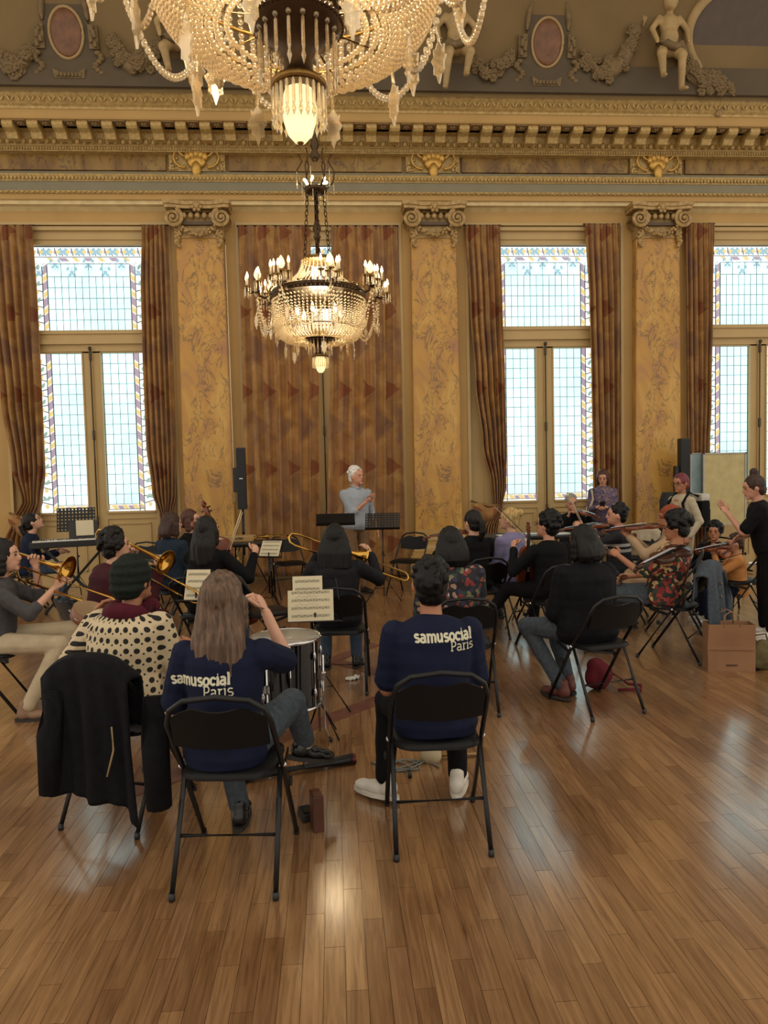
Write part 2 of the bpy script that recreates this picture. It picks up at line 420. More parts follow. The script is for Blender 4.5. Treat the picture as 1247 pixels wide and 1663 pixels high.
# ================================================================== WINDOWS (leaded glass, lit by the day outside)
def m_glass(name, c, es, var=.06, sc=.9):
    t = NT(name); t.set(.25); v = t.n('ShaderNodeNewGeometry').outputs['Position']
    n = t.noise(v, sc, 3); L = lin(c)
    r = t.n('ShaderNodeValToRGB'); e = r.color_ramp.elements; e[0].position = .3; e[1].position = .7
    e[0].color = tuple(x*(1-var) for x in L[:3])+(1,); e[1].color = tuple(min(1, x*(1+var)) for x in L[:3])+(1,)
    t.l(n, r.inputs[0]); t.l(r.outputs[0], t.b.inputs['Emission Color']); t.b.inputs['Emission Strength'].default_value = es
    t.b.inputs['Base Color'].default_value = tuple(x*.08 for x in L[:3])+(1,); return t.m
G_CLEAR = m_glass('daylit_frosted_glass', 'c4eef2', 1.5, .16)
G_WHITE = m_glass('daylit_white_glass', 'f2fbf8', 1.2)
G_YEL = m_glass('amber_glass', 'e8d08a', 1.0); G_PUR = m_glass('violet_glass', 'b6a2b2', .9)
G_BLUE = m_glass('blue_leaf_glass', '9cc6d4', .95); G_GRN = m_glass('green_glass', '9fbfae', .9)
M_LEAD = mat('lead_came', '3c4648', .5, .3)
YG = 11.42
LATT_UP, LATT_LO = (-.62, .62), (.15, .62)
def pane_mesh(name, poly, m): return MB().prism(poly, .008).mesh(name, m)
def rect(w_, h_): return [(-w_/2, -h_/2), (w_/2, -h_/2), (w_/2, h_/2), (-w_/2, h_/2)]
LEAF = [(-.045, 0), (-.02, .022), (.02, .02), (.05, 0), (.02, -.02), (-.02, -.022)]
TUL = [(-.03, .035), (-.012, .022), (0, .035), (.012, .022), (.03, .035), (.028, -.01), (.012, -.035), (-.012, -.035), (-.028, -.01)]
zU0, zU1, zL0, zL1 = 3.965, 5.25, 1.155, 3.615
GH = .88
PMESH = {}
def PM(key, poly, m):
    if key not in PMESH: PMESH[key] = pane_mesh('pane', poly, m)
    return PMESH[key]
def window(i, c, full=True, left=True, right=True):
    root = empty('window_%d' % (i+1), (c, YG, 0)); prop(root, kind='structure')
    fr = MB(); Y0, Y1 = -.06, .06
    for sx in (-1, 1):
        fr.b2(sx*GH, sx*(GH+.14), Y0, Y1, 0, WT); fr.b2(sx*(GH+.14), sx*HW, Y0+.02, Y1+.06, 0, WT)
        fr.b2(sx*.02, sx*.14, Y0, Y1, .02, zL1+.02); fr.b2(sx*.125, sx*.145, Y0-.02, Y1, zL0, zL1)
        fr.b2(sx*.14, sx*GH, Y0, Y1, zL0-.12, zL0); fr.b2(sx*.14, sx*GH, Y0-.025, Y1, zL0-.03, zL0-.005)
        fr.b2(sx*.14, sx*GH, Y0+.02, Y1, .12, zL0-.12); fr.b2(sx*.14, sx*GH, Y0, Y1, 0, .16)
        for (a, b, z0, z1) in ((.2, .8, .95, .965), (.2, .8, .22, .235), (.2, .215, .22, .96), (.785, .8, .22, .96)): fr.b2(sx*a, sx*b, Y0+.0, Y0+.03, z0, z1)
    fr.b2(-.022, .022, Y0-.03, Y1, .02, zL1+.04)
    fr.b2(-GH, GH, Y0, Y1, zL1, zU0); fr.b2(-GH-.05, GH+.05, Y0-.05, Y0, zL1+.13, zL1+.2); fr.b2(-GH, GH, Y0-.025, Y0, zU0-.06, zU0-.03); fr.b2(-GH, GH, Y0-.02, Y0, zL1+.02, zL1+.04)
    fr.b2(-GH-.05, GH+.05, Y0, Y1, zU1, WT); fr.b2(-HW, HW, Y0-.05, Y0, WT-.07, WT-.01); fr.b2(-GH-.1, GH+.1, Y0-.02, Y0, zU1+.08, zU1+.1); fr.b2(-GH, GH, Y0-.03, Y0, zU1-.0, zU1+.03)
    fr.build('window_frame', M_CREAM, root)
    bolt = MB()                                              # espagnolette bolt
    bolt.tube([(0, Y0-.05, .3), (0, Y0-.05, zL1+.06)], .009, 6)
    for z in (zL1-.05, 2.35, 1.02): bolt.box((0, Y0-.05, z), (.035, .03, .14), None, .008)
    bolt.tube([(0, Y0-.06, 1.0), (.0, Y0-.1, .93), (.03, Y0-.1, .84)], .012, 6); bolt.ell((0, Y0-.06, zL1+.06), .03, 8, 6)
    bolt.build('window_bolt', M_IRON, root, True)
    cam_ = MB()                                              # lead lines
    def latt(x0, x1, z0, z1, nx, nz, m, key):
        dx, dz = (x1-x0)/nx, (z1-z0)/nz; me = PM(key, rect(dx-.008, dz-.008), m)
        for a in range(nx):
            for b in range(nz): inst('pane', me, root, (x0+dx*(a+.5), 0, z0+dz*(b+.5)))
        for a in range(nx+1): cam_.b2(x0+dx*a-.003, x0+dx*a+.003, -.008, .008, z0, z1)
        for b in range(nz+1): cam_.b2(x0, x1, -.008, .008, z0+dz*b-.003, z0+dz*b+.003)
    if full:
        latt(-.62, .62, zU0, zU0+.825, 12, 5, G_CLEAR, 'u'); latt(-.62, .62, zU0+.825, zU0+1.02, 6, 1, G_CLEAR, 'u2')
    for sx in (-1, 1):
        if not full: continue
        latt(min(sx*.15, sx*.62), max(sx*.15, sx*.62), zL0+.11, zL1, 4, 15, G_CLEAR, 'l')
    # borders: ribbon staff with amber windings, white floral strip outside it
    bw = MB()
    if full:
        for sx in (-1, 1):
            for z0, z1 in ((zL0, zL1), (zU0, zU1-.0)): bw.b2(sx*.70, sx*GH, .006, .012, z0, z1)
        bw.b2(-GH, GH, .006, .012, zU0+1.0, zU1)
        for sx in (-1, 1): bw.b2(sx*.14, sx*.7, .006, .012, zL0, zL0+.03)
    else: bw.b2(-GH, GH, .006, .012, zU0, zU1); bw.b2(-GH, GH, .006, .012, zL0, zL1)
    bw.build('white_border_glass', G_WHITE, root)
    para = [(-.036, -.05), (.036, .0), (.036, .07), (-.036, .02)]; yr = PM('yr', [(a, b) for a, b in para], G_YEL); yr2 = PM('yr2', [(-a, b) for a, b in para], G_YEL)
    pu = PM('pu', [(-.032, -.07), (.032, -.02), (.032, .10), (-.032, .05)], G_PUR); pu2 = PM('pu2', [(.032, -.07), (-.032, -.02), (-.032, .10), (.032, .05)], G_PUR)
    tl = PM('tl', TUL, G_YEL); lb = PM('lb', LEAF, G_BLUE); lg = PM('lg', [(b, a) for a, b in LEAF], G_GRN)
    sides = (-1, 1) if full else ()
    for sx in sides:
        for z0, z1 in ((zL0, zL1), (zU0, zU1-.3)):
            z = z0+.06; k = 0
            while z < z1-.08:
                inst('pane', yr if sx < 0 else yr2, root, (sx*.66, 0, z)); inst('pane', pu if sx < 0 else pu2, root, (sx*.66, 0, z+.125)); z += .245
            z = z0+.1; k = 0
            while z < z1:
                if k % 2 == 0: inst('pane', tl, root, (sx*.79, 0, z))
                else: inst('pane', lg, root, (sx*.765, 0, z), (0, .5, 0)); inst('pane', lg, root, (sx*.82, 0, z), (0, -.5, 0))
                z += .125; k += 1
            cam_.b2(sx*.7-.004, sx*.7+.004, -.008, .008, z0, z1); cam_.b2(sx*.625-.004, sx*.625+.004, -.008, .008, z0, z1)
            for q in range(int((z1-z0)/.12)): cam_.bar((sx*.7, 0, z0+.12*q), (sx*GH, 0, z0+.12*q+(.05 if q % 2 else -.05)), .006, .012)
        for k in range(3):                                   # bottom ribbon of the leaf
            inst('pane', tl if k == 9 else yr, root, (sx*(.24+.16*k), 0, zL0+.06), (0, pi/2, 0)); inst('pane', pu, root, (sx*(.24+.16*k)+.085, 0, zL0+.06), (0, pi/2, 0), (.8, 1, .6))
        cam_.b2(min(sx*.14, sx*.7), max(sx*.14, sx*.7), -.008, .008, zL0+.025, zL0+.033)
    zt_ = zU1-.085                                            # top floral band
    for k in range(-3, 4):
        x = k*.25 if full else k*.25
        if not full and abs(x) > .3: continue
        inst('pane', tl, root, (x-.055, 0, zt_)); inst('pane', tl, root, (x+.055, 0, zt_))
        for a, b, r in ((-.035, .025, .5), (.035, .025, -.5), (-.035, -.025, -.5), (.035, -.025, .5)):
            inst('pane', lb, root, (x+.125+a, 0, zt_+b), (0, r, 0))
        inst('pane', PM('dia', [(-.014, 0), (0, .04), (.014, 0), (0, -.04)], G_PUR), root, (x, 0, zt_))
        for a in (-.09, 0, .09): cam_.bar((x+a, 0, zt_+.06), (x+a+.03, 0, zt_-.06), .005, .012)
        for a, b in ((-.06, -.05), (.06, -.05), (0, -.1), (-.03, -.14), (.03, -.14)):     # hanging vine
            inst('pane', lb, root, (x+a, -.004, zU1-.23+b+.06*cos(k*pi)), (0, a*20, 0), (.75, 1, .9))
            cam_.tube([(x+a-.03, -.003, zU1-.2+b), (x+a, -.003, zU1-.235+b), (x+a+.03, -.003, zU1-.2+b)], .0035, 4)
    for k in range(7 if full else 3):
        x = (k-3)*.19 if full else (k-1)*.19
        inst('pane', pu if k % 2 else yr, root, (x, -.002, zU1-.2), (0, pi/2, 0), (.8, 1, 1))
    cam_.b2(-GH if full else -.4, GH if full else .4, -.008, .008, zU1-.165, zU1-.158); cam_.b2(-GH if full else -.4, GH if full else .4, -.008, .008, zU1-.01, zU1-.003)
    cam_.build('lead_came', M_LEAD, root)
    return root
window(0, WC[0]); window(1, WC[1], False); window(2, WC[2]); window(3, WC[3])
# ================================================================== PILASTERS
M_CAP = mat('capital_gilt_plaster', 'a88a58', .5, .2, var=.3, sc=18)
def pilaster():
    r = empty('pilaster')
    yf_ = 11.14
    s = MB(); s.loft([[(x*k_, y, z) for x, y in ((-.37, 11.3), (-.37, yf_+.015), (-.355, yf_), (.355, yf_), (.37, yf_+.015), (.37, 11.3))] for z, k_ in ((.74, 1.02), (2.5, 1.01), (5.3, .96))])
    s.build('shaft', M_MARBLE, r)
    b = MB(); b.b2(-.47, .47, 11.0, 11.3, 0, .34); b.b2(-.44, .44, 11.03, 11.3, .34, .40)
    b.build('plinth', M_WALL, r)
    for z, rr, d in ((.45, .055, .1), (.60, .04, .07)):
        m = MB(); prof = [(rr*cos(t), rr*sin(t)) for t in [pi*k/6-pi/2 for k in range(7)]]
        m.loft([[(sx*(.39+d*.5+a) if True else 0, yy, z+c) for a, c in prof] for sx, yy in ((1, 11.3),)] , cap=False) if False else None
        m.b2(-.385-d*.4, .385+d*.4, yf_-d*.6, 11.3, z-rr, z+rr, rr*.9); m.build('torus_moulding', M_CREAM, r, 40)
    MB().b2(-.39, .39, yf_-.03, 11.3, .50, .56).b2(-.385, .385, yf_-.02, 11.3, .64, .75).build('base_fillet', M_WALL, r)
    z0 = 5.22
    c = MB(); c.b2(-.37, .37, yf_-.02, 11.3, z0+.06, z0+.42); c.build('capital_core', M_CAP, r)
    ab = MB(); pts = [(-.5, .0), (-.46, .05), (-.2, .025), (0, .015), (.2, .025), (.46, .05), (.5, 0)]
    for z, o_ in ((z0+.50, 0), (z0+.55, .02)):
        poly = [(-.47-o_, 11.3), (-.47-o_, 10.98-o_), (-.4, 10.97-o_), (-.2, 11.03-o_), (.2, 11.03-o_), (.4, 10.97-o_), (.47+o_, 10.98-o_), (.47+o_, 11.3)]
        ab.loft([[(x, y, z-.03) for x, y in poly], [(x*1.02, y, z+.025) for x, y in poly]])
    ab.build('abacus', M_CAP, r)
    for sx in (-1, 1):
        v = MB(); pts = []; rr = []
        for k in range(40):
            t = k/39; a = t*4.6*pi; q = .125*(1-t)+.014; pts.append((sx*(.355+q*cos(a+pi/2)), 11.02-.03*t, z0+.33+q*sin(a+pi/2))); rr.append(.026*(1-t)+.009)
        v.tube(pts, rr, 6); v.ell((sx*.355, 11.0, z0+.33), .026, 8, 6); v.tube([(sx*.355, 11.05, z0+.33), (sx*.355, 11.25, z0+.33)], .12, 14)
        v.build('volute', M_CAP, r, 40)
        d = MB(); random.seed(3)
        for k in range(26):
            t = k/25; d.ell((sx*(.31+random.uniform(-.05, .05)*(1-t*.5)), yf_-.03-random.uniform(0, .03), z0+.18-.26*t), random.uniform(.018, .035), 6, 4)
        d.build('hanging_drop', M_CAP, r, True)
        for k in range(2):
            pass
    e = MB()
    for k in range(-2, 3): e.ell((k*.1, 11.05, z0+.37), (.04, .04, .05), 8, 6)
    e.tube([(-.26, 11.06, z0+.43), (.26, 11.06, z0+.43)], .02, 6); e.build('egg_moulding', M_CAP, r, True)
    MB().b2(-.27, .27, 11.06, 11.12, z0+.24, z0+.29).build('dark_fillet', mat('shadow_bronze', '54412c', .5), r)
    g = MB(); random.seed(5)
    for k in range(50):
        t = k/49*2-1; g.ell((t*.3, 11.07-random.uniform(0, .04), z0+.10+.13*t*t+random.uniform(-.03, .03)), random.uniform(.018, .032), 6, 4)
    g.build('garland', M_CAP, r, True)
    f = MB(); f.ell((0, 10.99, z0+.5), (.04, .03, .06), 8, 6)
    for k in range(6): f.ell((.06*cos(k*pi/3), 10.99, z0+.48+.05*sin(k*pi/3)), (.03, .02, .03), 6, 4)
    f.build('flower', M_CAP, r, True)
    return r
p0 = pilaster(); pl = ['yellow marble pilaster left of the closed curtains', 'yellow marble pilaster behind the floral-bloused woman, right of the closed curtains', 'yellow marble pilaster between the two right-hand windows']
for k, xx in enumerate(PX[1:4]):
    p = p0 if k == 0 else copy_tree(p0); p.location.x = xx; prop(p, pl[k], 'pilaster', 'marble pilasters')
# gilt shell cartouches on the frieze
def cartouche():
    r = empty('frieze_cartouche'); y = yf-.03; zc_ = (zf0+zf1)/2
    b = MB().b2(-.42, .42, y, y+.05, zf0+.0, zf1+.02, .01)
    random.seed(9)
    for sx in (-1, 1):
        for k in range(22): b.ell((sx*random.uniform(.28, .41), y-.01, zf0+random.uniform(.02, .3)), random.uniform(.014, .03), 6, 4)
    b.build('leafy_panel', M_GOLD, r, 40)
    s = MB()
    for k, (x, h_) in enumerate(((-.13, .1), (-.07, .15), (0, .18), (.07, .15), (.13, .1))): s.ell((x, y-.05, zc_+h_*.55), (.05, .05, .075), 8, 6)
    s.ell((0, y-.04, zc_-.02), (.15, .05, .11), 10, 7); s.build('shell', M_BRIGHTGOLD, r, True)
    for sx in (-1, 1):
        MB().tube([(sx*x, y-.06, zc_+z) for x, z in ((.08, .03), (.16, .035), (.21, .07), (.26, .12), (.32, .10), (.34, .03), (.31, -.05), (.25, -.1), (.19, -.12), (.16, -.09))], [.018]*8+[.022, .024], 6).build('scroll', M_BRIGHTGOLD, r, True)
    sh = MB(); sh.ell((0, y-.07, zc_-.14), (.075, .05, .12), 12, 8); sh.build('boss', M_BRIGHTGOLD, r, True)
    return r
c0 = cartouche(); cl = ['gilt shell cartouche on the frieze above the left pilaster', 'gilt shell cartouche on the frieze above the middle pilaster', 'gilt shell cartouche on the frieze above the right pilaster']
for k, xx in enumerate((-1.93, 1.67, 5.24)):
    c = c0 if k == 0 else copy_tree(c0); c.location.x = xx; prop(c, cl[k], 'ornament', 'frieze cartouches')
# ================================================================== CURTAINS
def m_curtain():
    t = NT('printed_curtain_cloth'); t.set(.75, 0, .25)
    uv = t.n('ShaderNodeUVMap', uv_map='UVMap'); sp = t.n('ShaderNodeSeparateXYZ'); t.l(uv.outputs[0], sp.inputs[0]); u, v = sp.outputs[0], sp.outputs[1]
    ns = t.noise(uv.outputs[0], 2.2, 4, 1.0)
    ud = t.math('ADD', u, t.math('MULTIPLY', ns, .12)); vd = t.math('ADD', v, t.math('MULTIPLY', ns, .16))
    fu = t.math('FRACT', t.math('DIVIDE', ud, .42)); fv = t.math('FRACT', t.math('DIVIDE', vd, 1.22))
    fv2 = t.math('FRACT', t.math('ADD', t.math('DIVIDE', vd, 1.22), .45)); fv3 = t.math('FRACT', t.math('ADD', t.math('DIVIDE', vd, 1.22), .72))
    def tri(fu, fv, k, h): return t.math('MULTIPLY', t.math('LESS_THAN', t.math('ABSOLUTE', t.math('SUBTRACT', fv, .5)), t.math('MULTIPLY', t.math('SUBTRACT', h, fu), k)), t.math('GREATER_THAN', fu, .06))
    red = tri(fu, fv, .22, .62); fu2 = t.math('FRACT', t.math('ADD', t.math('DIVIDE', ud, .42), .5))
    mau = tri(fu2, fv2, .3, .85); mau2 = tri(fu, fv3, .26, .8)
    bn = t.noise(uv.outputs[0], 3.5, 5, .6); base = t.ramp(bn, [(.3, '9c7046'), (.5, 'b88a50'), (.7, 'cca268')])
    st = t.n('ShaderNodeMapping'); st.inputs['Scale'].default_value = (9, .6, 1); t.l(uv.outputs[0], st.inputs[0])
    sn = t.noise(st.outputs[0], 1.5, 3); base = t.mix(t.ramp(sn, [(.45, '000000'), (.62, 'b0b0b0')]), base, '846662')
    c = t.mix(t.math('MULTIPLY', mau, .42), base, '86655a'); c = t.mix(t.math('MULTIPLY', mau2, .4), c, 'b98a5a'); c = t.mix(t.math('MULTIPLY', red, .72), c, '8d4a30')
    t.col(c); t.b.inputs['Sheen Weight'].default_value = .1
    # thin cloth: some daylight comes through
    tr = t.n('ShaderNodeBsdfTranslucent'); t.l(c, tr.inputs[0]); mx = t.n('ShaderNodeMixShader'); mx.inputs[0].default_value = .3
    t.l(t.b.outputs[0], mx.inputs[1]); t.l(tr.outputs[0], mx.inputs[2]); t.l(mx.outputs[0], t.out.inputs[0]); return t.m
M_CURT = m_curtain()
def curtain(label, prof, folds, Y=11.22, amp=.078, uoff=0, pouch=None):
    """prof: list of (z, xl, xr) from top to bottom"""
    prof = sorted(prof, key=lambda p: -p[0]); nu, nv = folds*10, 56; ztop, zbot = prof[0][0], prof[-1][0]
    def lr(z):
        for (za, a, b), (zb, c_, d) in zip(prof[:-1], prof[1:]):
            if zb <= z <= za: t = (za-z)/max(1e-6, za-zb); t = t*t*(3-2*t); return a+(c_-a)*t, b+(d-b)*t
        return prof[-1][1:]
    wtop = prof[0][2]-prof[0][1]
    def fn(u, v):
        z = ztop+(zbot-ztop)*v; a, b = lr(z); sq = min(1.6, max(.6, wtop/(b-a+1e-6)))
        hf = min(1, .45+v*3); ph = 2*pi*folds*(u+.02*sin(5*u+3*v)); ex = .7*sin(ph*1.0)+.25*sin(ph*2.1+v*2)
        dy = -amp*hf*sq*ex+(.012*sin(ph*3) if v < .06 else 0)
        return (a+(b-a)*(u+.012*cos(ph)*hf), Y+dy-.02*v, z)
    m = MB().grid(fn, nu, nv); me = m.mesh('curtain', M_CURT, True, False)
    ul = me.uv_layers.new(name='UVMap'); W_ = wtop*1.25
    for lp in me.loops: u, v = m.uvg[lp.vertex_index]; ul.data[lp.index].uv = (u*W_+uoff, (ztop+(zbot-ztop)*v))
    o = bpy.data.objects.new('curtain', me)
    r = empty('curtain', ((prof[-1][1]+prof[-1][2])/2, Y, 0), 0, label, 'curtain', 'printed curtains'); COL.objects.link(o); o.name = 'cloth'; o.parent = r; o.location = -r.location
    sd = o.modifiers.new('thick', 'SOLIDIFY'); sd.thickness = .006
    hd = MB().tube([(prof[0][1]-.02, Y+.03, ztop+.01), (prof[0][2]+.02, Y+.03, ztop+.01)], .012, 6).build('curtain_rod', M_IRON, r, True); hd.location = -r.location
    if pouch:
        x0, x1, z0, z1 = pouch; pm_ = MB()
        def pf(u, v): a = pi*u; x = x0+(x1-x0)*u; return (x, Y-.06-.1*sin(pi*v)*sin(a)-.02*sin(9*u+4*v), z1+(z0-z1)*v*(.35+.65*sin(a)**.7)+.02*sin(7*u))
        pm_.grid(pf, 22, 12); q = pm_.build('tied_back_swag', M_CURT, r, True, fix=False); q.location = -r.location
        ul = q.data.uv_layers.new(name='UVMap')
        for lp in q.data.loops: u, v = pm_.uvg[lp.vertex_index]; ul.data[lp.index].uv = (u*.6, v*.5+.3)
        q.modifiers.new('thick', 'SOLIDIFY').thickness = .008
        tb = MB().tube([(x0-.02, Y+.02, z1+.05), ((x0+x1)/2, Y-.13, z1-.03), (x1+.02, Y-.02, z1-.02)], .02, 6).build('tie_back', M_CURT, r, True); tb.location = -r.location
        ul = tb.data.uv_layers.new(name='UVMap')
    return r
def cx(px, py, Y=11.22): p = A(px, py, Y); return p.x
def cz(px, py, Y=11.22): return A(px, py, Y).z
def prof_px(rows): return [(cz((a+b)/2, y), cx(a, y), cx(b, y)) for y, a, b in rows]
curtain('left printed curtain of the far left window, tied back low with a bunched swag', prof_px([(366, -22, 52), (500, -12, 60), (650, 4, 68), (760, 22, 73), (815, 38, 68), (842, 24, 60), (880, 8, 62), (925, 5, 66)]), 6, uoff=.1, pouch=(cx(18, 850), cx(66, 850), cz(40, 872), cz(40, 838)))
curtain('right printed curtain of the far left window, gathered narrow behind the cellists', prof_px([(366, 230, 271), (480, 230, 276), (600, 233, 281), (720, 238, 286), (800, 248, 286), (838, 262, 280), (880, 256, 292), (930, 256, 296)]), 6, uoff=.27)
curtain('left half of the closed printed curtains behind the conductor', prof_px([(367, 386, 503), (480, 390, 506), (600, 393, 516), (720, 396, 517), (840, 400, 518), (935, 404, 522)]), 7, uoff=.0)
curtain('right half of the closed printed curtains behind the conductor', prof_px([(367, 537, 645), (480, 537, 648), (600, 535, 651), (720, 533, 653), (840, 530, 656), (935, 528, 658)]), 7, uoff=.2)
curtain('left printed curtain of the window behind the table, swept into a low tie-back', prof_px([(366, 755, 812), (500, 762, 816), (620, 770, 820), (720, 782, 821), (790, 796, 820), (822, 800, 814), (860, 780, 806), (930, 778, 808)]), 6, uoff=.33, pouch=(cx(768, 830), cx(813, 830), cz(790, 846), cz(790, 818)))
curtain('right printed curtain of the window behind the table, hanging straight', prof_px([(364, 950, 1006), (500, 955, 1007), (620, 958, 1007), (740, 960, 1007), (900, 960, 1007)]), 6, uoff=.05)
curtain('printed curtain at the right-hand window beside the whiteboard', prof_px([(363, 1112, 1160), (500, 1113, 1158), (640, 1114, 1155), (740, 1115, 1150), (900, 1116, 1150)]), 6, uoff=.15)
# ================================================================== STUCCO ON THE COVE
def cove_obj(name, mb, x, v, m, parent=None, off=0, smooth=True):
    o = mb.build(name, m, parent, smooth); o.matrix_world = cove_M(x, v, off); return o
def medallion(px, py, label):
    x, v = cove_px(px, py); r = empty('stucco_medallion'); r.matrix_world = cove_M(x, v); prop(r, label, 'ornament', 'oval stucco medallions')
    body = [(-.62, -.62), (-.5, -.5), (-.42, -.3), (-.42, .05), (-.3, .1), (-.28, .45), (-.16, .62), (.16, .62), (.28, .45), (.3, .1), (.42, .05), (.42, -.3), (.5, -.5), (.62, -.62)]
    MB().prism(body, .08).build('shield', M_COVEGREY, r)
    MB().prism([(a*.96, b*.96) for a, b in body], .1, None, (0, .03, 0)).build('shield_edge', M_PLASTER, r)
    ov = MB(); ov.ell((0, -.05, .05), (.21, .035, .3), 20, 8); ov.build('red_oval', M_REDOVAL, r, True)
    MB().tube([(.225*cos(t), -.05, .05+.315*sin(t)) for t in [2*pi*k/28 for k in range(28)]], .022, 6, True).build('oval_frame', M_PLASTER, r, True)
    for sx in (-1, 1):
        s = MB(); random.seed(2)
        s.box((sx*.36, -.05, .0), (.13, .05, .3), None, .015)
        for k in range(9): s.ell((sx*(.36+random.uniform(-.03, .03)), -.09, -.11+.028*k), (.035, .03, .03), 6, 4)
        s.build('side_bracket', M_FLOWER, r, 40)
        MB().tube([(sx*(.3-.02*k*k*.12), -.05, .2+.075*k) for k in range(6)], [.02, .035, .04, .04, .035, .02], 6).build('beaded_scroll', M_FLOWER, r, True)
        c_ = MB()
        for k in range(8): c_.ell((sx*(.40+.05*sin(k)), -.07, -.2-.035*k), (.05, .04, .035), 6, 4)
        c_.build('corner_leaf', M_FLOWER, r, True)
    k_ = MB().prism([(-.22, .02), (-.2, -.1), (.2, -.1), (.22, .02), (.12, -.03), (-.12, -.03)], .1, None, (0, -.06, -.42))
    for k in range(7): k_.ell((-.15+.05*k, -.12, -.48), (.025, .02, .03), 6, 4)
    k_.build('lower_bracket', M_FLOWER, r, 40)
    MB().box((0, -.06, .68), (.3, .06, .14), None, .02).ell((0, -.1, .68), (.06, .03, .07), 8, 6).build('top_keystone', M_PLASTER, r, 40)
medallion(110, 62, 'oval red marble medallion in stucco at the top left')
medallion(887, 78, 'oval red marble medallion in stucco right of the near chandelier')
fl = MB()
for k in range(6): fl.ell((.032*cos(k*pi/3), -.01, .032*sin(k*pi/3)), (.026, .02, .026), 6, 4)
fl.ell((0, -.025, 0), .018, 6, 4); flm = fl.mesh('flower', M_FLOWER, True)
lv = MB().ell((0, 0, 0), (.02, .015, .055), 6, 4).mesh('leaf', M_FLOWER, True)
def garland(pts, label, wd=.13, n=70, seed=1):
    random.seed(seed); r = empty('stucco_garland'); P = [cove_px(*p) for p in pts]; r.matrix_world = cove_M(*P[len(P)//2]); prop(r, label, 'ornament', 'stucco garlands')
    inv = r.matrix_world.inverted(); core = []
    for k in range(n):
        t = random.random()*(len(P)-1); i = min(int(t), len(P)-2); f = t-i; x = P[i][0]*(1-f)+P[i+1][0]*f; v = P[i][1]*(1-f)+P[i+1][1]*f
        s = sin(pi*(t/(len(P)-1))); w_ = wd*(.45+.55*s); a = random.uniform(-1, 1); b = random.uniform(-1, 1)
        M_ = cove_M(x+a*w_*.5, v+b*w_, .05+.08*(1-b*b)*s); o = bpy.data.objects.new('flower', flm if k % 3 else lv); COL.objects.link(o)
        o.name = 'flower' if k % 3 else 'leaf'; o.parent = r; o.matrix_local = inv @ M_ @ RY(random.uniform(0, 6)) @ Matrix.Scale(random.uniform(.8, 1.35), 4)
    m = MB(); m.tube([inv @ (cove_M(x, v, .03).translation) for x, v in P], [wd*(.3+.5*sin(pi*i/(len(P)-1))) for i in range(len(P))], 8); m.build('garland_core', M_FLOWER, r, True)
garland([(-10, 90), (12, 108), (34, 112), (48, 95), (55, 80)], 'flower garland in stucco at the left edge of the ceiling cove', .13, 50, 1)
garland([(185, 70), (195, 95), (215, 112), (235, 105), (255, 85), (262, 65)], 'flower garland in stucco between the left medallion and the left cherub', .15, 80, 2)
garland([(765, 105), (785, 125), (810, 115), (828, 95)], 'flower garland in stucco between the middle cherub and right medallion', .13, 45, 3)
garland([(945, 95), (965, 120), (990, 118), (1010, 100), (1022, 72), (1028, 55)], 'flower garland in stucco hanging left of the right-hand cherub', .17, 90, 4)
garland([(1098, 85), (1112, 110), (1125, 130), (1145, 138), (1165, 140), (1185, 150)], 'flower garland in stucco trailing right of the right-hand cherub', .15, 80, 5)
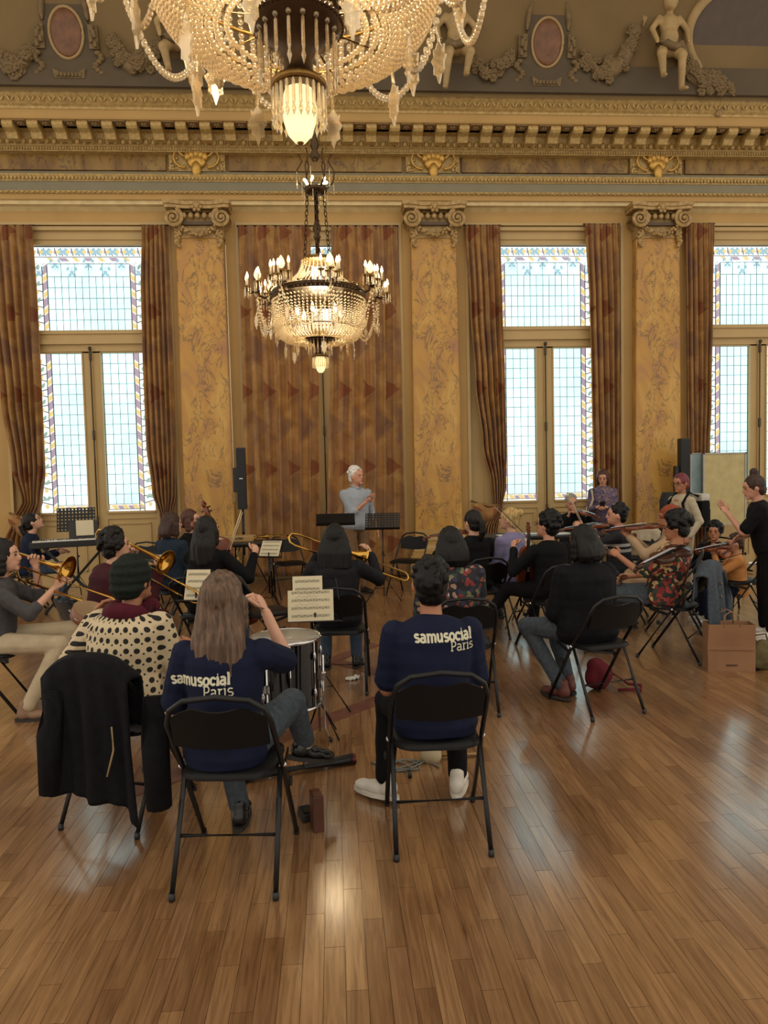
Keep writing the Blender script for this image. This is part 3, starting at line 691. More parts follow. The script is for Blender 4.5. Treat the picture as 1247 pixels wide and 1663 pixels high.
def putto(px, py, label, flip=1, sc=1.0):
    x, v = cove_px(px, py); b = MB()
    b.ell((0, -.16, .98), (.11, .12, .13), 14, 10); b.ell((0, -.26, .96), (.022, .03, .02), 6, 4); b.ell((0, -.2, .9), (.07, .07, .06)); b.cap((0, -.14, .86), .05, (0, -.13, .8), .055)
    b.ell((.0, -.13, .68), (.15, .11, .15), 12, 8); b.ell((0, -.15, .5), (.135, .12, .14), 12, 8); b.ell((0, -.14, .36), (.15, .12, .12), 12, 8)
    b.cap((-.09, -.15, .33), .09, (-.17, -.3, .22), .075); b.cap((-.17, -.3, .22), .07, (-.12, -.26, -.05), .045); b.cap((-.12, -.26, -.05), .04, (-.13, -.36, -.09), .028)
    b.cap((.09, -.15, .33), .09, (.13, -.3, .2), .078); b.cap((.13, -.3, .2), .07, (.17, -.22, -.2), .045); b.cap((.17, -.22, -.2), .04, (.2, -.33, -.25), .03)
    b.cap((-.15, -.13, .76), .055, (-.27, -.18, .6), .045); b.cap((-.27, -.18, .6), .045, (-.22, -.25, .42), .035)
    b.cap((.15, -.13, .76), .055, (.27, -.14, .62), .045); b.cap((.27, -.14, .62), .045, (.25, -.22, .44), .033)
    for sx, hx, hz in ((-1, -.22, .4), (1, .25, .42)):
        for k in range(4): b.cap((hx+.014*(k-1.5), -.25, hz), .011, (hx+.02*(k-1.5), -.28, hz-.06), .009, 6)
        b.cap((hx-sx*.02, -.25, hz+.01), .011, (hx-sx*.045, -.28, hz-.01), .009, 6)
    for e in (-.105, .105): b.ell((e, -.15, .97), (.018, .025, .03), 6, 4)
    me = remesh(b, .02, 3); me.materials.append(M_STATUE)
    r = empty('cherub_statue'); r.matrix_world = cove_M(x, v, .0) @ Matrix.Scale(sc, 4) @ Matrix.Diagonal((flip, 1, 1, 1)); prop(r, label, 'statue', 'stucco cherubs')
    o = link('body', me, r)
    h = MB(); random.seed(4)
    for k in range(40):
        a = random.uniform(0, 2*pi); t = random.uniform(-.1, 1.4); h.ell((.105*cos(a)*cos(t), -.145+.11*sin(a)*cos(t)*(1 if sin(a) > 0 else .55), 1.0+.12*sin(t)), random.uniform(.025, .04), 6, 4)
    h.build('curly_hair', M_STATUE, r, True)
    d = MB(); d.tube([(-.2, -.2, .4), (-.1, -.28, .36), (.03, -.27, .32), (.12, -.26, .36), (.2, -.2, .3), (.22, -.1, .2)], [.04, .06, .055, .06, .05, .03], 8); d.build('drapery', M_FLOWER, r, True)
    w_ = MB()
    for k in range(5): w_.tube([(-.12, -.05, .75), (-.24, -.06, .85+.03*k), (-.34-.02*k, -.1, .78+.06*k), (-.38, -.12, .66+.07*k)], [.03, .035, .03, .008], 6)
    w_.build('wing', M_STATUE, r, True); return r
putto(1077, 130, 'seated cherub statue with wing at the top right of the cove')
putto(738, 128, 'cherub statue partly behind the near chandelier, right of its glass drop', -1)
putto(295, 122, 'cherub statue behind the bead swags on the left of the near chandelier', 1)
# big dark oval field at the right
x, v = cove_px(1235, 55); r = empty('oval_cove_panel'); r.matrix_world = cove_M(x, v); prop(r, 'large dark oval field with pale rim at the top right corner', 'panel')
MB().prism([(1.05*cos(t), .66*sin(t)) for t in [2*pi*k/48 for k in range(48)]], .04).build('dark_field', mat('dark_oval_paint', '574a40', .8, var=.08), r)
MB().tube([(1.1*cos(t), -.01, .7*sin(t)) for t in [2*pi*k/60 for k in range(60)]], .07, 8, True).build('oval_rim', M_PLASTER, r, True)
sc_ = MB(); pts = []
for k in range(30): a = k/29*4*pi; q = .13*(1-k/29)+.02; pts.append((-.45+q*cos(a), -.1, -.78+q*sin(a)))
sc_.tube(pts, .03, 6); sc_.tube([(-.3, -.08, -.82), (-.1, -.1, -.78), (.15, -.1, -.8), (.4, -.08, -.85)], [.05, .09, .1, .08], 8)
for k in range(14): sc_.ell((-.5+.03*(k % 3), -.12, -.92-.03*(k//3)), .04, 6, 4)
sc_.build('scrollwork', M_PLASTER, r, True)
# ================================================================== CHANDELIERS
def m_crystal():
    t = NT('cut_crystal'); t.set(.08, 0, .9); t.b.inputs['Base Color'].default_value = lin('e9dcc0')
    t.b.inputs['Coat Weight'].default_value = .6; t.b.inputs['Coat Roughness'].default_value = .05
    gl = t.n('ShaderNodeBsdfGlass'); gl.inputs['Roughness'].default_value = .02; gl.inputs['IOR'].default_value = 1.45; gl.inputs[0].default_value = lin('fffaf0')
    gs = t.n('ShaderNodeBsdfGlossy'); gs.inputs[0].default_value = lin('fff2d8'); gs.inputs['Roughness'].default_value = .12
    tr = t.n('ShaderNodeBsdfTranslucent'); tr.inputs[0].default_value = lin('fff0cf')
    m1 = t.n('ShaderNodeMixShader'); m1.inputs[0].default_value = .3; t.l(gl.outputs[0], m1.inputs[1]); t.l(gs.outputs[0], m1.inputs[2])
    m2 = t.n('ShaderNodeMixShader'); m2.inputs[0].default_value = .16; t.l(m1.outputs[0], m2.inputs[1]); t.l(tr.outputs[0], m2.inputs[2]); t.l(m2.outputs[0], t.out.inputs[0]); return t.m
M_CRYS = m_crystal(); M_BRONZE = mat('dark_bronze', '4c3a28', .35, .8, var=.2, sc=20); M_BRASS = mat('aged_brass', '8f6f3c', .35, .8, var=.2, sc=20)
M_CANDLE = mat('candle_sleeve', 'e8d8b0', .5); M_BULB = mat('lit_bulb', 'fff0d0', .4, emit='ffdca0', es=9); M_SHADE = mat('lit_frosted_glass_drop', 'f0e2b8', .3, emit='ffe2a0', es=1.1)
RR, RB = .54, .142                                          # main ring radius, bottom disc radius
def chandelier():
    r = empty('chandelier')
    def ring(R, z, t, h, n=40): return MB().lathe([(R-t, z-h), (R, z-h), (R+t*.6, z), (R, z+h), (R-t, z+h), (R-t, z-h)], n)
    ring(RR, .90, .03, .035).build('main_ring', M_BRONZE, r, 40)
    bd = MB()
    for k in range(48): a = 2*pi*k/48; bd.ell(((RR+.02)*cos(a), (RR+.02)*sin(a), .945), .014, 6, 4)
    prop(bd.build('ring_beading', M_BRASS, r, True), kind='stuff')
    ring(.18, 1.30, .02, .02, 24).build('top_ring', M_BRASS, r, 40)
    bm_ = MB(); n_st = 70; rows = 32                          # basket of bead strands
    def bead(p, s): bm_.ell(p, (s, s, s*.85), 6, 4)
    for k in range(n_st):
        a = 2*pi*k/n_st
        for j in range(rows):
            t = j/(rows-1); R = RB+(RR-RB)*max(0, cos(t*pi/2))**.45; z = .885-.55*sin(t*pi/2)**.7+.07*t**6
            if R*2*pi/n_st < .016 and k % 2: continue
            s = .0098+.004*R/RR; bead((R*cos(a), R*sin(a), z), s)
    prop(bm_.build('bead_basket', M_CRYS, r, True, fix=False), kind='stuff')
    dm_ = MB()
    for k in range(56):
        a = 2*pi*k/56
        for j in range(20):
            t = j/19; R = .19+(RR-.2)*(t**1.6); z = 1.28-.36*t**.8
            if R < .26 and k % 2: continue
            dm_.ell((R*cos(a), R*sin(a), z), .009, 6, 4)
    prop(dm_.build('bead_dome', M_CRYS, r, True, fix=False), kind='stuff')
    for R, z in ((RR-.02, .66), (RR-.07, .5)): MB().tube([(R*cos(t), R*sin(t), z) for t in [2*pi*k/40 for k in range(40)]], .008, 6, True).build('basket_hoop', M_BRASS, r, True)
    for k in range(8):
        a = pi*k/4; MB().tube([(RB*cos(a), RB*sin(a), .41), (.36*cos(a), .36*sin(a), .38), (.49*cos(a), .49*sin(a), .54), (RR*cos(a), RR*sin(a), .88)], .004, 5).build('basket_rib', M_BRASS, r, True)
    d = MB(); d.lathe([(.02, .41), (RB+.01, .42), (RB+.02, .40), (RB, .375), (.105, .36), (.065, .32), (.05, .28), (.055, .24), (.085, .205), (.088, .185), (.02, .18)], 32); d.build('bottom_disc', M_BRONZE, r, 40)
    rim = MB()
    for k in range(52): a = 2*pi*k/52; rim.ell(((RB+.018)*cos(a), (RB+.018)*sin(a), .405), .010, 6, 4)
    prop(rim.build('rope_rim', M_BRONZE, r, True), kind='stuff')
    pr = MB().lathe([(.0, .0), (.006, -.01), (.007, -.10), (.004, -.115), (.009, -.135), (.0, -.165)], 6).mesh('prism', M_CRYS)
    pb = MB().ell((0, 0, 0), .012, 6, 4).mesh('bead', M_CRYS, True)
    for k in range(18): a = 2*pi*k/18; inst('prism', pr, r, ((RB-.005)*cos(a), (RB-.005)*sin(a), .365)); inst('bead', pb, r, ((RB-.005)*cos(a), (RB-.005)*sin(a), .375))
    for k in range(24): a = 2*pi*k/24; inst('prism', pr, r, (.092*cos(a), .092*sin(a), .185), (0, 0, a), (1, 1, .8))
    MB().lathe([(.096, .19), (.1, .2), (.096, .21), (.085, .21)], 24).build('cup_band', M_BRASS, r, True)
    MB().lathe([(0, 0), (.02, .004), (.043, .03), (.058, .075), (.062, .12), (.055, .17), (.048, .19)], 24).build('glass_drop', M_SHADE, r, True)
    MB().ell((0, 0, .005), (.014, .014, .01), 8, 5).build('drop_finial', M_BRASS, r, True)
    # arms with candle clusters
    LEAFP = [(0, .075), (.018, .045), (.03, .05), (.026, .02), (.04, .005), (.026, -.02), (.028, -.05), (.012, -.06), (0, -.095), (-.012, -.06), (-.028, -.05), (-.026, -.02), (-.04, .005), (-.026, .02), (-.03, .05), (-.018, .045)]
    lp = MB().prism(LEAFP, .010).mesh('leaf_pendant', M_CRYS)
    bul = MB().lathe([(0, -.005), (.011, 0), (.016, .02), (.012, .045), (.003, .07), (0, .075)], 8).mesh('bulb', M_BULB, True)
    bigb = MB().lathe([(.02, 0), (.035, .02), (.042, .05), (.03, .09), (.01, .125), (0, .135)], 10).mesh('flame_shade', M_SHADE, True)
    cs = MB().lathe([(.011, 0), (.011, .09)], 8).mesh('candle', M_CANDLE, True)
    dp = MB().lathe([(.008, -.02), (.03, -.008), (.038, 0), (.036, .004), (.008, .004)], 10).mesh('drip_pan', M_BRASS, True)
    for k in range(8):
        a = 2*pi*k/8+.2; ca, sa = cos(a), sin(a)
        def P(R, z, off=0): return Vector((R*ca-off*sa, R*sa+off*ca, z))
        MB().tube([P(RR, .89), P(.62, .84), P(.68, .86), P(.70, .93), P(.70, .99)], [.014, .016, .014, .012, .012], 6).build('arm', M_BRONZE, r, True)
        for off, dR, z in ((-.1, 0, 1.0), (.1, 0, 1.0), (-.05, .12, .95), (.05, .12, .95)):
            R = .70+dR; MB().tube([P(.69, .9), P(.69+dR*.6, .9, off*.6), P(R, z-.06, off), P(R, z, off)], .008, 5).build('branch', M_BRONZE, r, True)
            q = P(R, z, off); inst('drip_pan', dp, r, q); inst('candle', cs, r, q); inst('bulb', bul, r, q+Vector((0, 0, .09)))
            for j in range(5): b_ = 2*pi*j/5; inst('prism', pr, r, q+Vector((.032*cos(b_), .032*sin(b_), -.005)), (0, 0, 0), (.7, .7, .65))
        q = P(.70, 1.02); inst('drip_pan', dp, r, q, (0, 0, 0), 1.3); inst('flame_shade', bigb, r, q+Vector((0, 0, .03)))
        for j in range(6): b_ = 2*pi*j/6; inst('prism', pr, r, q+Vector((.04*cos(b_), .04*sin(b_), -.005)), (0, 0, 0), (.7, .7, .6))
        # swags of beads and leaf pendants under each arm
        a2 = a+2*pi/8
        for (Ra, za, Rb, zb, sag, n_, s_) in ((.72, .86, .72, .86, .42, 34, .013), (.70, .84, .50, .54, .22, 22, .012)):
            sw = MB(); p_ = Vector((Ra*ca, Ra*sa, za)); q_ = Vector((Rb*cos(a2), Rb*sin(a2), zb)) if sag > .3 else Vector((Rb*cos(a+.15), Rb*sin(a+.15), zb))
            for j in range(n_+1): t = j/n_; c_ = p_*(1-t)+q_*t; c_.z -= sag*4*t*(1-t); sw.ell(c_, (s_, s_, s_*1.35), 6, 4)
            prop(sw.build('bead_swag', M_CRYS, r, True), kind='stuff')
        for R, z, s in ((.74, .56, 1.05), (.58, .46, 1.1), (.40, .24, .95)):
            b_ = a+(.12 if s > 1 else -.08); inst('leaf_pendant', lp, r, (R*cos(b_), R*sin(b_), z), (0, 0, b_+pi/2+.4*sin(k*2.1)), s)
            MB().tube([(R*cos(b_), R*sin(b_), z+.07), (R*cos(b_)*.97, R*sin(b_)*.97, z+.15)], .007, 5).build('bead_drop', M_CRYS, r)
    # small crown, chains and stem above
    MB().tube([(0, 0, 1.25), (0, 0, 2.1)], .022, 8).build('stem', M_BRONZE, r, True)
    MB().lathe([(.02, 1.52), (.045, 1.56), (.03, 1.6), (.05, 1.66), (.03, 1.72), (.02, 1.76)], 10).build('stem_knop', M_BRONZE, r, True)
    lk = MB().tube([(.018*cos(t), 0, .032*sin(t)) for t in [2*pi*k/8 for k in range(8)]], .006, 5, True).mesh('chain_link', M_BRONZE, True)
    for k in range(3):
        a = 2*pi*k/3+.6
        for j in range(15): t = j/14; R = .17-.06*t; inst('chain_link', lk, r, (R*cos(a), R*sin(a), 1.31+.76*t), (0, 0, a+(pi/2 if j % 2 else 0)))
    cr = MB(); cr.lathe([(.10, 2.06), (.13, 2.08), (.13, 2.11), (.10, 2.12)], 16)
    for k in range(6):
        a = pi*k/3; cr.tube([(.12*cos(a), .12*sin(a), 2.1), (.20*cos(a), .20*sin(a), 2.18), (.22*cos(a), .22*sin(a), 2.3), (.15*cos(a), .15*sin(a), 2.42), (.19*cos(a), .19*sin(a), 2.5)], .009, 5)
    cr.build('crown', M_BRONZE, r, True)
    for k in range(6):
        a = pi*k/3+.3; inst('bulb', bul, r, (.14*cos(a), .14*sin(a), 2.2), (sin(a)*2.2, -cos(a)*2.2, 0), 1.2)
        for R, z in ((.14, 2.06), (.22, 2.2), (.22, 2.28)): inst('prism', pr, r, (R*cos(a), R*sin(a), z), (0, 0, 0), (.8, .8, .8))
    MB().lathe([(.03, 2.42), (.06, 2.48), (.03, 2.54), (.055, 2.6), (.03, 2.68), (.016, 2.7), (.016, 6.9)], 10).build('hanging_rod', M_BRONZE, r, True)
    for k in range(6):
        a = pi*k/3+.25; inst('bulb', bul, r, (.26*cos(a), .26*sin(a), .66), (0, 0, 0), 1.5)
    inst('bulb', bul, r, (0, 0, .06), (0, 0, 0), 1.3)
    # the lamp's own light
    for z, e in ((.66, 30), (1.12, 14)):
        L = bpy.data.lights.new('bulb_light', 'POINT'); L.energy = e; L.color = (1, .78, .48); L.shadow_soft_size = .12
        o = bpy.data.objects.new('bulb_light', L); COL.objects.link(o); o.parent = r; o.location = (0, 0, z)
    return r
ch = chandelier(); p = A(521, 606, 8.4); ch.location = p
prop(ch, 'far crystal chandelier with candle bulbs hanging before the closed curtains', 'chandelier', 'crystal chandeliers')
ch2 = copy_tree(ch); ch2.location = A(488, 233, 2.62); ch2.rotation_euler.z = .35
prop(ch2, 'near crystal chandelier cut off by the top edge, its lit glass drop lowest', 'chandelier', 'crystal chandeliers')
# ================================================================== PEOPLE
SK = {k: mat('skin_'+k, c, .5, 0, .4, .08, 10) for k, c in dict(fair='c99a80', pink='c28c72', tan='a87254', brown='7d4e36').items()}
def hair_mat(k, c):
    t = NT('hair_'+k); t.set(.5, 0, .3); v = t.coords(scale=(1, 1, .06)); f = t.noise(v, 70, 3); L = lin(c); r = t.n('ShaderNodeValToRGB'); e = r.color_ramp.elements; e[0].position = .35; e[1].position = .68
    e[0].color = tuple(x*.55 for x in L[:3])+(1,); e[1].color = tuple(min(1, x*1.6) for x in L[:3])+(1,); t.l(f, r.inputs[0]); t.l(r.outputs[0], t.b.inputs['Base Color']); t.bump(f, .5, .006); return t.m
HR = {k: hair_mat(k, c) for k, c in dict(black='070607', dark='130e0c', brown='3a2820', auburn='4a2c20', blond='b0925c', white='d8d4cc', grey='8f8a80', ash='5c4839', pinkred='6b2f36').items()}
M_EYE = mat('eye_dark', '221810', .2); M_LIP = mat('lips', '9a5348', .5); M_METAL = mat('chrome', 'c8c8cc', .15, 1); M_BLACKM = mat('black_metal', '101113', .35, .3, .5); M_BLACKP = mat('black_plastic', '141416', .45)
def cloth(name, c, var=.2, sc=10): return mat('cloth_'+name, c, .85, 0, .2, var, sc, bump=.1)
def pat_dots():
    t = NT('polka_dot_cloth'); t.set(.85); c = t.n('ShaderNodeTexCoord'); sp = t.n('ShaderNodeSeparateXYZ'); t.l(c.outputs['Object'], sp.inputs[0]); cb = t.n('ShaderNodeCombineXYZ'); ang = t.math('ARCTAN2', sp.outputs[0], t.math('SUBTRACT', .1, sp.outputs[1])); t.l(t.math('MULTIPLY', ang, .19), cb.inputs[0]); t.l(sp.outputs[2], cb.inputs[1])
    def dots(scale, th, off):
        mp = t.n('ShaderNodeMapping'); mp.inputs['Location'].default_value = (off, off*.7, 0); t.l(cb.outputs[0], mp.inputs[0])
        v = t.n('ShaderNodeTexVoronoi', voronoi_dimensions='2D'); v.inputs['Scale'].default_value = scale; v.inputs['Randomness'].default_value = .12; t.l(mp.outputs[0], v.inputs['Vector']); return t.math('LESS_THAN', v.outputs['Distance'], th)
    d = t.math('MAXIMUM', dots(20, .27, 0), dots(20, .1, .025)); t.col(t.mix(d, 'c4b291', '14110f')); return t.m
def pat_floral(name, base, cols, scale=14, thick=.5):
    t = NT(name); t.set(.8); v = t.coords(); nz = t.n('ShaderNodeTexNoise'); nz.inputs['Scale'].default_value = 6; t.l(v, nz.inputs['Vector'])
    vm = t.n('ShaderNodeVectorMath', operation='MULTIPLY_ADD'); vm.inputs[1].default_value = (.12, .12, .12); t.l(nz.outputs['Color'], vm.inputs[0]); t.l(v, vm.inputs[2])
    vo = t.n('ShaderNodeTexVoronoi'); vo.inputs['Scale'].default_value = scale; t.l(vm.outputs[0], vo.inputs['Vector']); sp = t.n('ShaderNodeSeparateColor'); t.l(vo.outputs['Color'], sp.inputs[0])
    n = len(cols); c = t.ramp(sp.outputs[0], [(i/n, x) for i, x in enumerate(cols)], 'CONSTANT')
    m = t.math('LESS_THAN', vo.outputs['Distance'], thick); t.col(t.mix(m, base, c)); return t.m
def pat_stripe(name, a, b, lo, hi, n=1):
    t = NT(name); t.set(.85); c = t.n('ShaderNodeTexCoord'); sp = t.n('ShaderNodeSeparateXYZ'); t.l(c.outputs['Object'], sp.inputs[0]); z = sp.outputs[2]
    f = t.math('MULTIPLY', t.math('GREATER_THAN', z, lo), t.math('LESS_THAN', z, hi))
    f = t.math('MULTIPLY', f, t.math('GREATER_THAN', t.math('FRACT', t.math('DIVIDE', t.math('SUBTRACT', z, lo), (hi-lo)/n)), .45)); t.col(t.mix(f, a, b)); return t.m
C_NAVY = cloth('navy_tee', '141a32', .15); C_JEAN = cloth('blue_denim', '3c4a5a', .25, 40); C_PALEJEAN = cloth('grey_denim', '434a52', .25, 40); C_BLACK = cloth('black', '0a0a0c', .3); C_COAT = cloth('black_coat', '0c0c11', .35, 30)
C_DOT = pat_dots(); C_FLOR = pat_floral('dark_floral_blouse', '15151c', ['17161d', '7a2a2a', '1a2a38', '6e6a4a', '17161d', '8a4a3a', '243a30', '9a7a68', '191820', '2c2c44'], 27, .62)
C_PURP = pat_floral('mauve_floral_blouse', '5a4e66', ['564a60', '7a5a58', '4a4a6a', '8a7060', '3a3044', '6a5a78'], 40, .6); C_CAMO = pat_floral('red_cream_print_shirt', '2a2420', ['8a2f2c', 'c0a574', '1e2a26', '9a3a34', '2a241e', 'b09460', '31402e', '7a2426'], 30, .72)
C_STRP = pat_stripe('black_tee_white_bands', '14161c', 'b8b8b4', .72, .84, 2)
C_GREY = cloth('grey_knit', '4a484a', .15, 30); C_CHAR = cloth('charcoal_knit', '1c1c20', .2, 30); C_CREAMT = cloth('cream_trousers', 'b5a488', .1); C_MAROON = cloth('maroon', '401a20', .15); C_DENIMJ = cloth('dark_denim', '1f2b38', .2, 30); C_LAV = cloth('lavender', '7d789a', .12)
C_SHIRT = cloth('pale_blue_shirt', '9aa2ac', .08); C_TAN = cloth('tan_trousers', '7d6248', .12); C_CREAMJ = cloth('cream_jacket', 'b3a68e', .1); C_ORANGE = cloth('orange_top', 'c98a50', .12); C_DBLUE = cloth('dark_blue', '1b2236', .2); C_BEIGE = cloth('beige_shirt', 'ab9070', .1); C_RUST = cloth('rust_scarf', '8a4630', .2, 20); C_BURG = cloth('burgundy_scarf', '4a1522', .2, 20); C_BEANIE = cloth('dark_green_beanie', '1b211c', .3, 60)
SHOE_W = mat('white_trainers', 'cfc9bd', .5); SHOE_B = mat('black_leather', '0f0f11', .25); SHOE_T = mat('tan_shoes', '8a6a52', .6); SHOE_R = mat('red_brown_boots', '5a2a24', .5)
_shoe = {}
def shoe_mesh(m):
    if m.name not in _shoe:
        b = MB(); b.ell((0, -.02, -.035), (.042, .055, .05)); b.ell((0, .06, -.05), (.045, .07, .035)); b.ell((0, .13, -.056), (.047, .06, .028)); b.cap((0, -.02, -.02), .04, (0, -.015, .02), .042)
        me = remesh(b, .012, 2); me.materials.append(m)
        s = MB(); out = [(.048*cos(t)*(1 if sin(t) > 0 else .9), .055+.14*sin(t)) for t in [2*pi*k/16 for k in range(16)]]
        s.loft([[(x, y, -.09) for x, y in out], [(x, y, -.07) for x, y in out]]); sm = s.mesh('sole', mat('sole_dark', '2a2622', .7) if m is not SHOE_W else SHOE_W); _shoe[m.name] = (me, sm)
    return _shoe[m.name]
def ik(S, T, l1, l2, pole):
    d = T-S; L = d.length
    if L > l1+l2-.005: d = d*((l1+l2-.005)/L); L = d.length
    a = (l1*l1-l2*l2+L*L)/(2*L); h = sqrt(max(0, l1*l1-a*a)); u = d.normalized(); p = Vector(pole); p = p-u*p.dot(u); p = p.normalized() if p.length > 1e-5 else frame_of(u)[0]
    return S+u*a+p*h, S+d
def hand(mb, fing, W, d, side, curl=.5, nrm=None):
    d = d.normalized(); n = Vector(nrm) if nrm is not None else Vector((-side*.7, 0, -.7)); n = (n-d*n.dot(d)); n = n.normalized() if n.length > 1e-4 else frame_of(d)[1]; s = d.cross(n)
    Mx = Matrix((s, n, d)).transposed(); mb.ell(W+d*.045, (.04, .017, .05), 10, 7, Mx)
    for k in range(4):
        o = W+d*(.078-.006*abs(k-1.3))+s*(.0195*(k-1.5)); L = (.9, 1.05, 1.0, .78)[k]; c = curl*.7
        p1 = o+(d*cos(c)+n*sin(c))*.036*L; p2 = p1+(d*cos(2.1*c)+n*sin(2.1*c))*.026*L; p3 = p2+(d*cos(3*c)+n*sin(3*c))*.02*L
        fing.tube([o-d*.012, p1, p2, p3], [.0098, .0092, .0085, .0065], 6)
    sg = side if s.dot(Vector((side, 0, 0))) < 0 else -side
    ts = s*(1 if (s.x*side) < 0 else -1); o = W+d*.025+ts*.03; fing.tube([o-ts*.012, o+ts*.022+d*.024+n*.008, o+ts*.03+d*.05+n*.018, o+ts*.028+d*.066+n*.026], [.013, .011, .0095, .007], 6)
def person(label, loc, rz=0, seat=.46, k=1.0, lean=4, bulk=1.0, head=(0, 0), hands=None, curl=(.6, .6), legs=None, shirt=C_BLACK, sleeve='long', pants=C_BLACK, shoes=SHOE_B, hair=('short', 'dark'), skin='fair', face=True, vox=.013, glasses=False, side=0, twist=0, hn=None, group=None, arm=1.0, coat=0, socks=None):
    r = empty('person', (loc[0], loc[1], 0), radians(rz), label, 'person', group, k)
    st = seat is None; L = radians(lean); pz = .95 if st else seat+.10
    P = Vector((0, 0, pz)); sd = radians(side); D = Vector((sin(sd), sin(L)*cos(sd), cos(L)*cos(sd))).normalized(); N = P+D*.43; tw = RZ(radians(twist)).to_3x3()
    Lh = L*.4; Dh = Vector((sin(sd)*.5, sin(Lh)+.08, cos(Lh))).normalized(); H = N+Dh*.152
    X = tw @ Vector((1, 0, 0)); Fw = X.cross(D)*-1 if False else D.cross(X)
    S = [P+D*.352-X*.164*(1+.6*(bulk-1)), P+D*.352+X*.164*(1+.6*(bulk-1))]
    Mh = T(*H) @ RZ(radians(twist+head[0])) @ RX(radians(head[1])-Lh*.3); R3 = Mh.to_3x3()
    def hp(x, y, z): return Mh @ Vector((x, y, z))
    # ---- limbs
    if hands is None: hands = ((-.12, .30, pz+.1), (.12, .30, pz+.1)) if not st else ((-.24, .04, .80), (.24, .04, .80))
    hw = []; el = []
    for i, s in enumerate((-1, 1)):
        e, w_ = ik(S[i], Vector(hands[i]), .275, .245, (s*.42, -.5, -1.0)); el.append(e); hw.append(w_)
    if legs is None:
        if st: legs = [((-.095, .02, .5), (-.1, -.01, .09)), ((.095, .03, .5), (.11, .02, .09))]
        else: legs = [((-.13, .42, seat+.06), (-.13, .40, .09)), ((.13, .42, seat+.06), (.13, .42, .09))]
    hip = [P+Vector((-.085, .0, -.03)), P+Vector((.085, .0, -.03))]
    # ---- body: one continuous skin surface, fingers grown from the palms
    b = MB(); f = MB()
    b.ell(H, (.075, .095, .112), 14, 10, R3); b.ell(hp(0, .035, -.055), (.056, .062, .062), 12, 8, R3); b.ell(hp(0, .035, .03), (.066, .062, .06), 12, 8, R3)
    b.ell(hp(0, .1, -.018), (.013, .022, .022), 8, 6, R3); b.ell(hp(0, .094, .012), (.01, .012, .025), 8, 6, R3); b.ell(hp(0, .088, -.092), (.026, .018, .018), 8, 6, R3); b.ell(hp(0, .093, -.058), (.022, .012, .01), 8, 6, R3)
    for s in (-1, 1): b.ell(hp(s*.077, -.005, -.01), (.012, .02, .032), 8, 6, R3)
    b.cap(N-D*.03, .056*min(1.15, bulk), hp(0, -.012, -.07), .05); b.ell(N-D*.06, (.12, .07, .05), 12, 8)
    b.cap(P, .1, P+D*.33, .11)
    for i, s in enumerate((-1, 1)):
        b.cap(S[i], .045, el[i], .038*arm); b.cap(el[i], .037*arm, hw[i], .025); b.cap(N-D*.06, .05, S[i], .045)
        hand(b, f, hw[i], hw[i]-el[i], s, curl[i], hn[i] if hn else None)
        b.cap(hip[i], .07, legs[i][0], .045); b.cap(legs[i][0], .045, legs[i][1], .032)
    me = remesh(b, vox*.82, 2); bm = bmesh.new(); bm.from_mesh(me); fm = f.mesh('f'); bm.from_mesh(fm); bm.to_mesh(me); bm.free(); bpy.data.meshes.remove(fm)
    me.polygons.foreach_set('use_smooth', [True]*len(me.polygons)); me.materials.append(SK[skin]); body = link('body', me, r)
    if face:
        for s in (-1, 1):
            e = MB().ell(hp(s*.03, .088, .008), (.013, .007, .007), 8, 6, R3).build('eye', M_EYE, r, True)
            MB().tube([hp(s*.014, .094, .026), hp(s*.03, .094, .032), hp(s*.046, .082, .026)], [.003, .004, .002], 5).build('eyebrow', HR[hair[1]] if hair[1] in HR else M_EYE, r, True)
        MB().ell(hp(0, .1, -.058), (.022, .006, .007), 8, 5, R3).build('mouth', M_LIP, r, True)
    if glasses:
        g = MB()
        for s in (-1, 1): g.tube([hp(s*.032+.024*cos(t), .107, .006+.019*sin(t)) for t in [2*pi*q/14 for q in range(14)]], .0025, 5, True); g.tube([hp(s*.056, .104, .01), hp(s*.082, .0, .01)], .002, 5)
        g.tube([hp(-.009, .11, .01), hp(.009, .11, .01)], .002, 5); g.build('glasses', M_BLACKM, r, True)
    # ---- clothes
    c = MB(); rings = []; B = bulk
    for h_, rx, ry, oy in ((-.11, .155, .12, .0), (-.06, .18, .14, 0), (.02, .175, .135, .0), (.12, .155, .122, .012), (.22, .165, .125, .012), (.32, .18, .118, .006), (.385, .165, .095, 0), (.42, .11, .072, -.004), (.44, .068, .058, 0)):
        cc = P+D*h_+Fw*oy; q = (B if h_ < .36 else 1+(B-1)*.5)*(1+coat); rings.append([cc+X*(rx*q*cos(t))+Fw*(ry*q*sin(t)) for t in [2*pi*j/20 for j in range(20)]])
    c.loft(rings)
    for i in range(2):
        c.ell(S[i]-Vector((0, 0, .012)), .062*(1+coat)*(1+.35*(B-1))); c.cap(N-D*.05, .046, S[i], .056); q = (1+coat*1.2)*(1+.5*(B-1))
        if sleeve == 'long': c.cap(S[i], .064*q, el[i], .054*q); c.cap(el[i], .053*q, hw[i]-(hw[i]-el[i]).normalized()*.02, .04*q)
        elif sleeve == 'roll': c.cap(S[i], .064*q, el[i], .054*q); c.cap(el[i], .054*q, el[i].lerp(hw[i], .25), .048*q)
        else: c.cap(S[i], .066*q, S[i].lerp(el[i], .78), .066*q)
    me = remesh(c, vox, 3, lambda p: .006*noise.noise(p*9)+.004*noise.noise(Vector((p.x*5, p.y*5, p.z*22)))); me.materials.append(shirt); sh = link('coat' if coat else 'shirt', me, r)
    c = MB(); c.ell(P+Vector((0, 0, -.05)), (.165*B, .125*B, .1)); q = 1+.6*(B-1)
